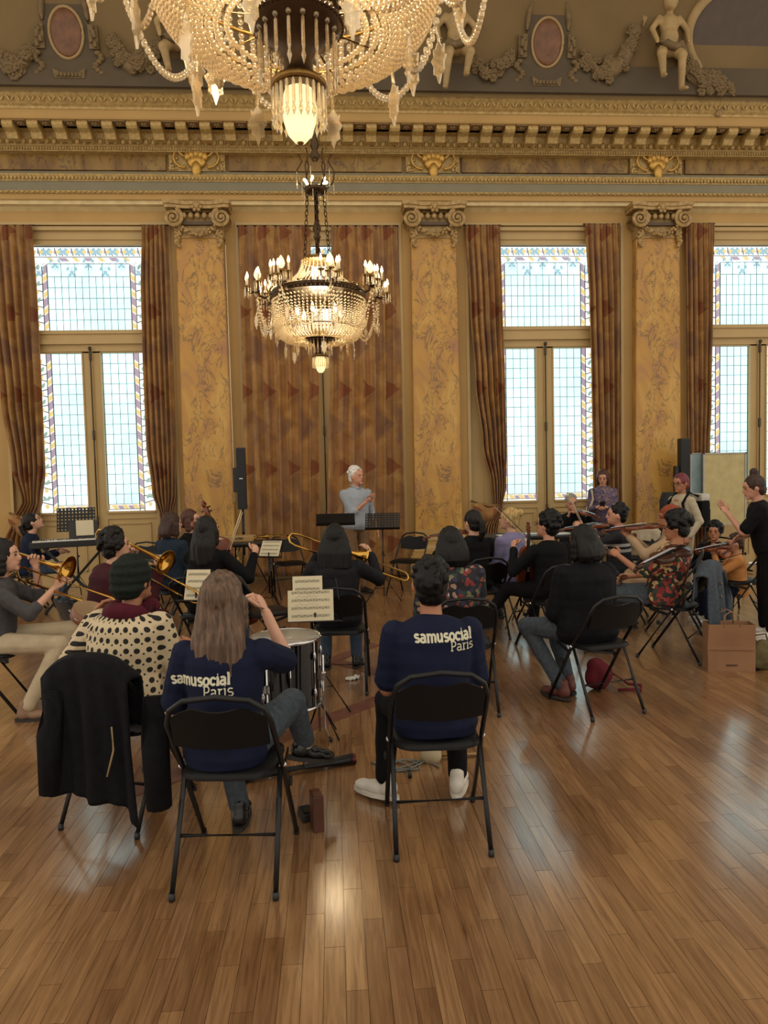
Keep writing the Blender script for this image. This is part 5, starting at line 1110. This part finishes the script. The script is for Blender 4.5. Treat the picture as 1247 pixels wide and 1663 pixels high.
# ================================================================== INSTRUMENTS
M_VARN = mat('violin_varnish', '6e3418', .25, 0, .6, .25, 8); M_ORNV = mat('orange_varnish', 'a8521c', .25, 0, .6, .2, 8); M_EBONY = mat('ebony', '0d0b0a', .3); M_BRS = mat('lacquered_brass', 'c79a4a', .18, 1, .5, .1); M_STICK = mat('bow_wood', '4a2a18', .35); M_PALEBOW = mat('pale_bow_hair', 'c8b894', .6); M_PAPER = mat('sheet_paper', 'cfc3a4', .8, var=.04); M_INK = mat('printed_ink', '3a3430', .8)
VOUT = [(0, 0), (.055, .005), (.088, .03), (.102, .07), (.098, .105), (.078, .125), (.058, .15), (.055, .18), (.062, .205), (.074, .22), (.083, .25), (.082, .29), (.066, .325), (.035, .35), (0, .356)]
VOUT = VOUT+[(-x, z) for x, z in VOUT[-2:0:-1]]
def violin_parts(r, m):
    MB().loft([[(x*.97, -.018, z) for x, z in VOUT], [(x, -.014, z) for x, z in VOUT], [(x, .012, z) for x, z in VOUT], [(x*.96, .018, .005+z*.975) for x, z in VOUT]]).build('body', m, r, 50)
    MB().b2(-.012, .012, -.002, .016, .34, .49, .004).build('neck', m, r); MB().loft([[(-.02, .024, .13), (.02, .024, .13), (.02, .03, .13), (-.02, .03, .13)], [(-.012, .016, .47), (.012, .016, .47), (.012, .023, .47), (-.012, .023, .47)]]).build('fingerboard', M_EBONY, r)
    sc = MB(); sc.b2(-.011, .011, -.012, .014, .485, .545, .004); sc.tube([(0, -.012+.02*cos(t)*(1-t/9), .555+.02*sin(t)*(1-t/9)) for t in [k*.5 for k in range(14)]], .009, 6); sc.build('scroll', m, r, True)
    for k in range(4): s = 1 if k % 2 else -1; MB().tube([(0, 0, .495+.013*k), (s*.03, 0, .497+.013*k)], [.003, .005], 6).build('peg', M_EBONY, r, True)
    MB().prism([(-.022, .0), (.022, .0), (.016, .03), (-.016, .03)], .005, RX(pi/2).to_3x3(), (0, .02, .17)).build('bridge', M_PALEBOW, r)
    MB().loft([[(-.022, .02, .015), (.022, .02, .015), (.022, .028, .015), (-.022, .028, .015)], [(-.014, .03, .12), (.014, .03, .12), (.014, .036, .12), (-.014, .036, .12)]]).build('tailpiece', M_EBONY, r)
    for k in range(4): x = (k-1.5)*.007; MB().tube([(x, .034, .11), (x, .042, .17), (x*.7, .025, .48)], .0012, 4).build('string', M_METAL, r)
    for s in (-1, 1): MB().tube([(s*.03, .0185, .14), (s*.036, .0185, .155), (s*.03, .0185, .18), (s*.024, .0185, .2), (s*.03, .0185, .21)], .0025, 5).build('sound_hole', M_EBONY, r)
def orient(p, d, n):
    d = Vector(d).normalized(); n = Vector(n); n = (n-d*n.dot(d)).normalized(); s = n.cross(d); Mx = Matrix((s, n, d)).transposed().to_4x4(); Mx.translation = Vector(p); return Mx
def strings(name, label, p, q, n, m=None, L=None):
    p, q = Vector(p), Vector(q); r = empty(name); sc = (L or .56)/.56; prop(r, label, name); violin_parts(r, m or M_VARN)
    if name == 'cello': MB().tube([(0, 0, -.13), (0, 0, 0)], .003, 6).build('endpin', M_METAL, r)
    r.matrix_world = orient(p, q-p, n) @ Matrix.Scale(sc, 4); return r
def bow(label, p, q, m=M_STICK):
    p, q = Vector(p), Vector(q); d = q-p; r = empty('bow', p); prop(r, label, 'bow', 'bows'); a, b, u = frame_of(d); o = b*.022
    MB().tube([(0, 0, 0), d*.5-o*.15, d], [.0055, .0048, .004], 6).build('stick', m, r, True); MB().bar(-o+d*.04, -o+d*.985, .009, .002).build('bow_hair', M_PALEBOW, r); MB().bar(-o*.6+d*.02, -o*.6+d*.09, .012, .022).build('frog', M_EBONY, r); MB().bar(d*.97-o, d, .006, .01).build('bow_tip', M_EBONY, r)
def wpt(who, x, y, z): return who['M'] @ Vector((x, y, z))
strings('violin', 'varnished violin held upright by the curly-haired man in black', A(853, 948, 6.6), A(858, 858, 6.55), (.3, -1, .1), L=.58); bow('dark bow slanting above the violin of the curly-haired man', A(882, 896, 6.7), A(806, 821, 6.9))
strings('violin', 'dark violin under the chin of the ponytail woman', wpt(PT, -.06, .1, 1.03), wpt(PT, -.32, .46, .96), (0, 0, 1)); bow('bow raised by the ponytail woman before the pilaster', A(772, 878, 7.3), A(742, 856, 7.5))
strings('violin', 'violin of the young man with banded T-shirt, catching window light', wpt(YM, -.05, .12, 1.04), wpt(YM, -.16, .62, .98), (0, 0, 1)); strings('viola', 'dark viola held low across by the violist in printed shirt', A(1112, 890, 5.75), A(1030, 925, 5.45), (-.2, -.3, 1), mat('dark_viola_varnish', '3c2016', .25), .64); bow('pale bow resting on the knees of the violist', CA['M'] @ (CA['hw'][1]+Vector((0, .05, .02))), CA['M'] @ (CA['hw'][1]+Vector((-.12, .45, -.22))), M_PALEBOW)
strings('violin', 'small orange violin held by the curly-haired child', A(1170, 903, 7.45), A(1203, 878, 7.5), (-.2, -1, .3), M_ORNV, .4); strings('violin', 'tiny violin played by the child in orange', wpt(KO, -.04, .12, 1.06), wpt(KO, -.14, .5, 1.0), (0, -.2, 1), L=.42); bow('bow of the child in orange', A(1212, 897, 6.85), A(1168, 908, 6.9))
bow('bow held upright by the woman in glasses behind the table', A(952, 862, 9.7), A(922, 800, 9.9), M_PALEBOW); strings('violin', 'violin of the woman in glasses behind the table', wpt(GW, -.05, .1, 1.02), wpt(GW, -.2, .45, .98), (0, 0, 1))
strings('violin', 'violin on the shoulder of the headscarf woman', wpt(HS, -.05, .12, 1.06), wpt(HS, -.2, .58, 1.02), (0, 0, 1))
strings('cello', 'red-brown cello of the cellist in glasses', wpt(GC, .02, .52, .25), wpt(GC, -.24, .12, 1.34), (.15, 1, .3), L=1.18); strings('cello', 'brown cello of the wavy-haired cellist', wpt(WV, .12, .55, .22), wpt(WV, -.2, .16, 1.22), (.2, 1, .3), L=1.12); bow('pale bow held upright by the wavy-haired cellist', A(368, 898, 6.45), A(392, 828, 6.6), M_PALEBOW)
def trombone(label, p, d, up=(0, 0, 1), k=1.0):
    """mouthpiece at p, slide running along d"""
    r = empty('trombone'); prop(r, label, 'trombone', 'brass trombones'); d = Vector(d).normalized(); u = Vector(up); u = (u-d*u.dot(d)).normalized(); s = d.cross(u); Mx = Matrix((s, d, u)).transposed().to_4x4(); Mx.translation = Vector(p); r.matrix_world = Mx @ Matrix.Scale(k, 4)
    MB().tube([(0, .02, 0), (0, .74, 0), (0, .775, -.015), (0, .79, -.045), (0, .775, -.075), (0, .74, -.09), (0, .1, -.09)], .0095, 8).build('slide', M_BRS, r, True)
    for y in (.1, .18): MB().tube([(0, y, 0), (0, y, -.09)], .006, 6).build('slide_brace', M_BRS, r, True)
    MB().lathe([(.012, -.03), (.0125, -.02), (.006, .02), (.008, .06)], 10, RX(-pi/2)).build('mouthpiece', M_METAL, r, True)
    MB().tube([(0, .1, -.09), (0, .04, -.09), (-.03, .0, -.085), (-.07, -.04, -.07), (-.08, -.10, -.06), (-.08, -.38, -.06), (-.08, -.43, -.045), (-.08, -.45, 0), (-.08, -.43, .045), (-.08, -.38, .06), (-.08, -.05, .06)], .0095, 8).build('tuning_loop', M_BRS, r, True)
    MB().lathe([(.011, 0), (.012, .12), (.017, .22), (.027, .29), (.048, .34), (.078, .37), (.105, .385), (.103, .387), (.07, .372)], 24, T(-.08, -.06, .06) @ RX(-pi/2), cap=False).build('bell', M_BRS, r, True)
    for y in (-.3, -.05): MB().tube([(-.08, y, -.06), (-.08, y, .06)], .006, 6).build('bell_brace', M_BRS, r, True)
trombone('brass trombone of the black-haired trombonist, slide pointing right', wpt(TB, .0, .16, 1.05), A(676, 936, 6.0)-wpt(TB, .0, .16, 1.05), (.1, .55, .8), .88); trombone('brass trombone of the woman in grey at the left edge', wpt(GR, .0, .17, 1.06), A(165, 965, 5.05)-wpt(GR, .0, .17, 1.06)); trombone('brass trombone of the man in maroon, bell beside the beanie', wpt(MR, .02, .2, 1.05), A(365, 985, 5.3)-wpt(MR, .02, .2, 1.05))
# ---- drum
dr = empty('floor_tom', (A(462, 1027, 4.3).x, 4.3, 0), 0, 'black floor tom drum with chrome hoops beside the woman in navy', 'drum'); RD = .205
MB().lathe([(RD, .28), (RD, .67)], 32, cap=False).build('shell', mat('black_gloss', '08080a', .1, 0, .6), dr, True)
for z in (.27, .675): MB().tube([((RD+.008)*cos(t), (RD+.008)*sin(t), z) for t in [2*pi*k/40 for k in range(40)]], .011, 6, True).build('hoop', M_METAL, dr, True)
MB().lathe([(0, .682), (RD, .682), (RD, .676), (0, .676)], 32).build('drumhead', mat('clear_drumhead', '8f8678', .3), dr, True); MB().lathe([(0, .272), (RD, .272), (RD, .266), (0, .266)], 32).build('lower_head', mat('clear_drumhead', '8f8678', .3), dr, True)
for k in range(8):
    a = 2*pi*k/8+.2; x, y = (RD+.012)*cos(a), (RD+.012)*sin(a); MB().tube([(x, y, .28), (x, y, .68)], .0035, 6).build('tension_rod', M_METAL, dr, True)
    for z in (.36, .58): MB().ell((x, y, z), (.012, .012, .028), 8, 6).build('lug', M_METAL, dr, True)
for k in range(3):
    a = 2*pi*k/3+.1; x, y = (RD+.025)*cos(a), (RD+.025)*sin(a); MB().tube([(x, y, .55), (x, y, .1), (x*1.15, y*1.15, .01)], .006, 6).build('leg', M_METAL, dr, True); MB().ell((x*1.15, y*1.15, .014), .014, 8, 5).build('rubber_foot', M_BLACKP, dr, True); MB().box((x, y, .42), (.03, .03, .05), None, .006).build('leg_bracket', M_METAL, dr)
tam = empty('tambourine', TAM, 0, 'wooden tambourine showing left of the polka-dot top', 'tambourine'); tam.rotation_euler = (.3, .35, .4)
MB().lathe([(.115, -.03), (.122, -.03), (.122, .03), (.115, .03), (.115, -.03)], 28).build('wooden_rim', mat('tambourine_wood', '7a4a2c', .4), tam, True); MB().lathe([(0, .03), (.12, .031)], 28).build('skin_head', mat('calf_skin', '8a7050', .6), tam)
for k in range(8): a = 2*pi*k/8; MB().lathe([(.016, -.002), (.016, .002)], 10, T(.119*cos(a), .119*sin(a), 0)).build('jingle', M_METAL, tam)
# ---- keyboard on its stand
kb = empty('keyboard', (-3.32, 9.25, 0), radians(20), 'black electric keyboard on a cross stand by the far left window', 'keyboard')
MB().box((0, 0, .86), (1.0, .3, .08), None, .012).build('case', M_BLACKP, kb); MB().box((0, .07, .905), (.96, .12, .012), None, .003).build('control_panel', mat('panel_grey', '23252a', .4), kb)
wk = MB().box((0, 0, 0), (.0245, .13, .016)).mesh('white_key', mat('ivory_key', 'd8d4c8', .3)); bk_ = MB().box((0, 0, 0), (.013, .08, .014)).mesh('black_key', M_EBONY)
for k in range(36):
    inst('white_key', wk, kb, (-.455+.026*k, -.075, .905))
    if k % 7 in (0, 1, 3, 4, 5): inst('black_key', bk_, kb, (-.442+.026*k, -.05, .917))
for s in (-1, 1): MB().bar((s*.35, -.1, .02), (-s*.35, .1 if s > 0 else -.1, .80), .03, .03).build('stand_leg', M_BLACKM, kb); MB().bar((s*.35, -.2, .02), (s*.35, .2, .02), .03, .03).build('stand_foot', M_BLACKM, kb)
for s in (-1, 1): MB().bar((s*.3, -.16, .81), (s*.3, .16, .81), .03, .02).build('stand_top', M_BLACKM, kb)
MB().box((.12, .13, 1.02), (.34, .012, .22), RX(-.25).to_3x3()).build('music_rest', M_BLACKP, kb); MB().box((.14, .11, 1.04), (.21, .003, .2), RX(-.25).to_3x3()).build('sheet', M_PAPER, kb)
# ---- music stands
def perf(nx, ny, w_, h_):
    m = MB(); dx, dz = w_/nx, h_/ny; q = .30
    for i in range(nx):
        for j in range(ny):
            x0, z0 = -w_/2+dx*i, dz*j; X_ = [x0, x0+dx*q, x0+dx*(1-q), x0+dx]; Z_ = [z0, z0+dz*q, z0+dz*(1-q), z0+dz]; b = len(m.v)
            m.v += [(X_[a], 0, Z_[c]) for c in range(4) for a in range(4)]
            m.f += [tuple(b+k for k in (r0*4+c0, r0*4+c0+1, r0*4+c0+5, r0*4+c0+4)) for r0 in range(3) for c0 in range(3) if (r0, c0) != (1, 1)]
    return m
def stand(label, x, y, rz, zd, kind='perf', w_=.5, h_=.3, tilt=18, sheets=(), zsheet=0):
    r = empty('music_stand', (x, y, 0), radians(rz), label, 'music stand', 'music stands'); Mt = (T(0, 0, zd) @ RX(radians(-tilt))); 
    def tp(o): o.matrix_local = Mt; return o
    if kind == 'perf':
        o = tp(perf(11, 7, w_, h_).build('desk', M_BLACKM, r, fix=False)); o.modifiers.new('t', 'SOLIDIFY').thickness = .003; tp(MB().b2(-w_/2, w_/2, -.05, 0, -.004, 0).build('ledge', M_BLACKM, r))
    elif kind == 'solid': tp(MB().b2(-w_/2, w_/2, -.002, .002, 0, h_, .001).build('desk', M_BLACKM, r)); tp(MB().b2(-w_/2, w_/2, -.05, 0, -.004, 0).build('ledge', M_BLACKM, r)); tp(MB().b2(-.03, .03, .002, .02, .04, .1).build('desk_clamp', M_METAL, r))
    else:
        o = MB()
        for p, q in (((-w_/2, 0), (w_/2, 0)), ((-w_/2, 0), (-w_/2+.04, h_)), ((w_/2, 0), (w_/2-.04, h_)), ((-w_/2+.04, h_), (w_/2-.04, h_)), ((-w_/2, 0), (0, h_*.55)), ((w_/2, 0), (0, h_*.55))): o.tube([(p[0], 0, p[1]), (q[0], 0, q[1])], .005, 6)
        tp(o.build('wire_desk', M_BLACKM, r, True)); tp(MB().b2(-w_/2, w_/2, -.035, 0, -.006, 0).build('ledge', M_BLACKM, r))
    MB().tube([(0, 0, .22), (0, 0, .6)], .012, 8).build('lower_pole', M_BLACKM, r, True); MB().tube([(0, 0, .3), (0, .005, zd+.06)], .008, 8).build('upper_pole', M_BLACKM, r, True); MB().ell((.015, 0, .6), .016, 8, 5).build('clamp_knob', M_BLACKP, r, True)
    for k in range(3): a = 2*pi*k/3-.5; MB().tube([(0, 0, .34), (.26*cos(a), .26*sin(a), .012)], .007, 6).build('leg', M_BLACKM, r, True); MB().tube([(0, 0, .16), (.13*cos(a), .13*sin(a), .18)], .005, 6).build('strut', M_BLACKM, r, True)
    for (sx, sz, sw, sh_, st) in sheets:
        q = empty('sheet_music', (0, 0, 0)); prop(q, st, 'sheet music', 'sheets of music'); q.matrix_world = T(x, y, 0) @ RZ(radians(rz)) @ Mt @ T(sx, -.006-.004*len(st) % .003, sz)
        MB().b2(-sw/2, sw/2, -.0006, .0006, 0, sh_).build('paper', M_PAPER, q); ik_ = MB()
        for k in range(int(sh_/.055)):
            for l in range(5): ik_.b2(-sw*.42, sw*.42, -.0015, -.0008, .03+.055*k+.004*l, .0308+.055*k+.004*l)
            for n_ in range(12): ik_.b2(-sw*.4+n_*sw*.066, -sw*.4+n_*sw*.066+.005, -.0016, -.0008, .03+.055*k+.003*(n_*7 % 5), .036+.055*k+.003*(n_*7 % 5))
        prop(ik_.build('printed_staves', M_INK, q, fix=False), kind='stuff')
    return r
p = A(545, 850, 9.1); stand('solid black music stand before the conductor', p.x, 9.1, 0, 1.0, 'solid', .5, .22, 50)
p = A(621, 860, 9.1); stand('perforated black music stand right of the conductor', p.x, 9.1, -6, .93, 'perf', .45, .26, 38)
p = A(124, 862, 10.1); stand('perforated black music stand behind the keyboard', p.x, 10.1, 12, .95, 'perf', .50, .33, 12)
p = A(436, 900, 8.7); stand('wire music stand with a bright sheet beside the wavy-haired cellist', p.x, 8.7, -20, .66, 'wire', .34, .24, 35, ((0, .01, .26, .22, 'white music sheet on the wire stand by the cellist'),))
p = A(512, 1010, 4.95); stand('black wire music stand with two sheets beside the drum', p.x, 4.95, 0, .63, 'wire', .38, .3, 16, ((-.03, 0, .32, .22, 'lower wide music sheet on the stand by the drum'), (-.05, .08, .21, .24, 'upper narrow music sheet on the stand by the drum')))
p = A(318, 970, 5.45); stand('black music stand with one sheet left of the long-haired woman in navy', p.x, 5.45, -12, .72, 'wire', .3, .24, 20, ((0, 0, .19, .24, 'music sheet showing left of the long-haired head'),))
p = A(845, 925, 7.3); stand('music stand with a sheet in front of the blond woman', p.x, 7.3, 5, .70, 'wire', .34, .26, 20, ((0, 0, .28, .24, 'music sheet before the lavender sweater'),))
# ================================================================== TABLES, SPEAKERS, BOARDS, CASES
def table(label, x0, x1, y, dep, z=.74):
    r = empty('folding_table', ((x0+x1)/2, y, 0), 0, label, 'table'); L = (x1-x0)/2; MB().box((0, 0, z), (2*L, dep, .03), None, .006).build('tabletop', mat('table_top_dark', '2c2824', .4), r); MB().box((0, 0, z-.03), (2*L-.06, dep-.06, .03)).build('apron', M_BLACKM, r)
    for sx in (-1, 1):
        for sy in (-1, 1): MB().tube([(sx*(L-.12), sy*(dep/2-.08), z-.03), (sx*(L-.1), sy*(dep/2-.06), 0)], .013, 8).build('leg', M_BLACKM, r, True)
    return r
ta = A(365, 880, 9.9).x; table('dark table holding brass instruments in front of the left half curtain', ta, ta+.75, 9.9, .5); tc = A(782, 866, 9.75).x; table('long table with papers in front of the middle window', tc, tc+1.75, 9.75, .6)
trombone('brass instrument lying on the table by the column speaker', Vector((ta+.42, 9.85, .84)), (1, .05, 0), (0, .9, .35), .55)
vc = empty('violin_case', (ta+.2, 9.9, .755), .1, 'tan wooden case lying on the left table', 'case'); MB().box((0, 0, .045), (.4, .18, .09), None, .02).build('case_body', mat('tan_wood', 'a08050', .5), vc); MB().tube([(-.05, -.1, .05), (0, -.12, .06), (.05, -.1, .05)], .008, 6).build('handle', M_BLACKP, vc)
for k, (dx, dy, rz, lb) in enumerate(((.35, -.1, .1, 'sheet of paper near the left end of the long table'), (.75, .05, -.2, 'sheet of paper in the middle of the long table'), (1.1, -.08, .3, 'sheet of paper near the right end of the long table'))):
    q = empty('paper_sheet', (tc+dx, 9.75+dy, .757), rz, lb, 'paper', 'papers on the long table'); MB().box((0, 0, 0), (.3, .21, .002)).build('paper', mat('white_paper', 'dcd8cc', .7), q)
def speaker(label, px, py0, py1, Y, wd):
    a, b = A(px, py0, Y), A(px, py1, Y); r = empty('column_speaker', (b.x, Y, 0), 0, label, 'speaker', 'column speakers'); MB().box((0, 0, (a.z+b.z)/2), (wd, .12, a.z-b.z), None, .012).build('cabinet', M_BLACKP, r)
    MB().box((0, -.062, (a.z+b.z)/2), (wd*.86, .004, (a.z-b.z)*.95)).build('grille', mat('speaker_grille', '1a1c20', .7), r); MB().box((-wd*.7, .02, b.z+(a.z-b.z)*.48), (wd*.5, .08, (a.z-b.z)*.4), None, .01).build('rear_module', M_BLACKP, r); MB().box((0, -.066, b.z+(a.z-b.z)*.5), (.05, .004, .012)).build('badge', M_METAL, r)
    MB().tube([(0, 0, .5), (0, 0, b.z)], .018, 8).build('pole', M_BLACKM, r, True)
    for k in range(3): t = 2*pi*k/3+.5; MB().tube([(0, 0, .75), (.38*cos(t), .3*sin(t), .012)], .011, 6).build('leg', M_BLACKM, r, True)
speaker('tall black column speaker left of the closed curtains', 394, 727, 827, 10.5, .13); speaker('tall black column speaker beside the right marble pilaster', 1110, 712, 850, 10.75, .15)
def board(label, pa, pb, Y, m, rz=0):
    a, b = A(*pa, Y), A(*pb, Y); w_ = b.x-a.x; r = empty('whiteboard', ((a.x+b.x)/2, Y, 0), rz, label, 'board'); MB().box((0, 0, (a.z+.75)/2), (w_, .02, a.z-.75)).build('panel', m, r); fr = MB(); fr.b2(-w_/2-.015, w_/2+.015, -.02, .02, a.z, a.z+.02).b2(-w_/2-.015, w_/2+.015, -.02, .02, .73, .75)
    for s in (-1, 1): fr.b2(s*w_/2-.012, s*w_/2+.012, -.02, .02, .73, a.z+.02)
    fr.build('board_frame', mat('aluminium', '9a9890', .35, .8), r)
    for s in (-1, 1): MB().tube([(s*(w_/2-.03), 0, .74), (s*(w_/2-.03), 0, .06)], .014, 8).build('stand_leg', M_BLACKM, r, True); MB().bar((s*(w_/2-.03), -.25, .03), (s*(w_/2-.03), .25, .03), .03, .03).build('foot', M_BLACKM, r)
board('cream whiteboard on legs in front of the right window', (1142, 738), (1210, 738), 10.6, mat('cream_board', 'b5a672', .4)); board('narrow bluish board left of the cream whiteboard', (1121, 738), (1139, 738), 10.75, mat('blue_board', '8fa6ac', .4))
a = A(1092, 800, 10.2); cs = empty('instrument_case', (a.x, 10.2, 0), .1, 'tall black instrument case standing by the right pilaster', 'case'); MB().loft([[(x*w_, y*.16, z) for x, y in [(cos(t), sin(t)) for t in [2*pi*k/20 for k in range(20)]]] for z, w_ in ((0, .2), (.1, .25), (.5, .26), (.75, .2), (1.15, .19), (1.27, .14))]).build('shell', mat('case_nylon', '141518', .6), cs, 40)
MB().tube([(-.1, -.17, .6), (-.1, -.21, .66), (-.1, -.17, .76)], .014, 6).build('handle', M_BLACKP, cs, True); MB().box((-.09, -.155, 1.05), (.045, .01, .24), None, .003).build('white_tag', mat('white_tag', 'c8c4bc', .6), cs); MB().tube([(.26*cos(t)*.8, -.16, .6+.5*sin(t)) for t in [2*pi*k/24 for k in range(24)]], .005, 5, True).build('zip', M_METAL, cs)
# ---- small things on the floor
wb = empty('wooden_block', F(515, 1345), .25, 'small dark wooden box standing upright on the floor, front left', 'box'); MB().box((0, 0, .085), (.05, .09, .17), None, .004).build('box_body', mat('dark_wood', '4a2618', .4), wb); MB().box((0, 0, .171), (.04, .08, .004)).build('lid', mat('dark_wood2', '5a3220', .4), wb)
pd = empty('effects_pedal', F(497, 1328), .3, 'small black pedal beside the wooden box', 'pedal'); MB().box((0, 0, .02), (.06, .1, .04), None, .008).build('pedal_body', M_BLACKP, pd); MB().box((0, -.01, .045), (.04, .06, .012), RX(.15).to_3x3(), .003).build('foot_plate', M_BLACKM, pd)
t0, t1 = F(395, 1262, .03), F(573, 1232, .03); tb_ = empty('floor_pipe', t0, 0, 'black pipe with red end caps lying on the floor under the drum', 'pipe'); d = t1-t0; MB().tube([(0, 0, 0), d], .03, 12).build('pipe', M_BLACKP, tb_, True); u = d.normalized()
for q in (Vector((0, 0, 0)), d): MB().tube([q-u*.012, q+u*.012], .032, 12).build('end_cap', mat('red_cap', '7a2420', .5), tb_, True)
MB().tube([d*.55, d*.5+Vector((-.05, .1, .25))], .005, 6).build('chrome_rod', M_METAL, tb_, True)
ds = empty('drum_pedal_stand', F(520, 1200), 0, 'thin black tripod stand foot right of the drum', 'stand'); MB().tube([(0, 0, .05), (0, 0, .3)], .007, 8).build('pole', M_METAL, ds, True)
for a, b in ((.12, -.08), (-.1, -.1), (.1, .12)): MB().tube([(0, 0, .25), (a, b, .012)], .006, 6).build('leg', M_BLACKM, ds, True)
cbx = empty('cable', F(655, 1245), 0, 'tangle of grey cable on the floor between the white trainers', 'cable'); MB().tube([(.12*sin(2.3*t)+.02*t-.1, .07*cos(3.1*t), .008+.004*sin(5*t)) for t in [k*.15 for k in range(60)]], .005, 6).build('cable_run', mat('grey_cable', '6a6c66', .6), cbx, True); MB().tube([(.03, -.05, .01), (.02, -.16, .012)], [.006, .012], 8).build('plug', M_BLACKP, cbx, True)
sp_ = empty('folding_stool_leg', F(700, 1235), 0, 'cream round pad and tan wooden mallet under the centre chair', 'mallet'); MB().lathe([(0, 0), (.055, 0), (.062, .03), (.055, .07), (0, .075)], 18).build('felt_pad', mat('cream_felt', 'a8987a', .9), sp_, True); MB().tube([(.05, 0, .03), (.28, .02, .015)], .012, 8).build('wooden_handle', mat('tan_wood', 'a08050', .5), sp_, True)
sp_.name = 'mallet'
tis = empty('tissue', F(573, 1104), 0, 'crumpled white tissue on the floor behind the drum', 'tissue'); b = MB(); b.ell((0, 0, .015), (.05, .03, .014)); b.ell((.03, .02, .02), (.03, .03, .016)); me = remesh(b, .008, 0, lambda p: .014*noise.noise(p*50)); me.materials.append(mat('white_paper', 'dcd8cc', .7)); o = link('crumpled_paper', me, tis); MB().grid(lambda u, v: ((u-.5)*.08-.02, (v-.5)*.06, .012+.008*sin(9*u)*sin(7*v)), 6, 6).build('paper_fold', mat('white_paper', 'dcd8cc', .7), tis, True, fix=False)
wc = empty('wall_cable', (0, 0, 0), 0, 'thin white cable running down the left marble pilaster edge', 'cable'); MB().tube([A(366, 398, 11.1), A(372, 560, 11.1), A(378, 720, 11.1), A(381, 815, 11.1)], .008, 6).build('cable_run', mat('white_cable', 'c8bfa4', .5), wc, True)
bpy.data.scenes.remove(TMP)
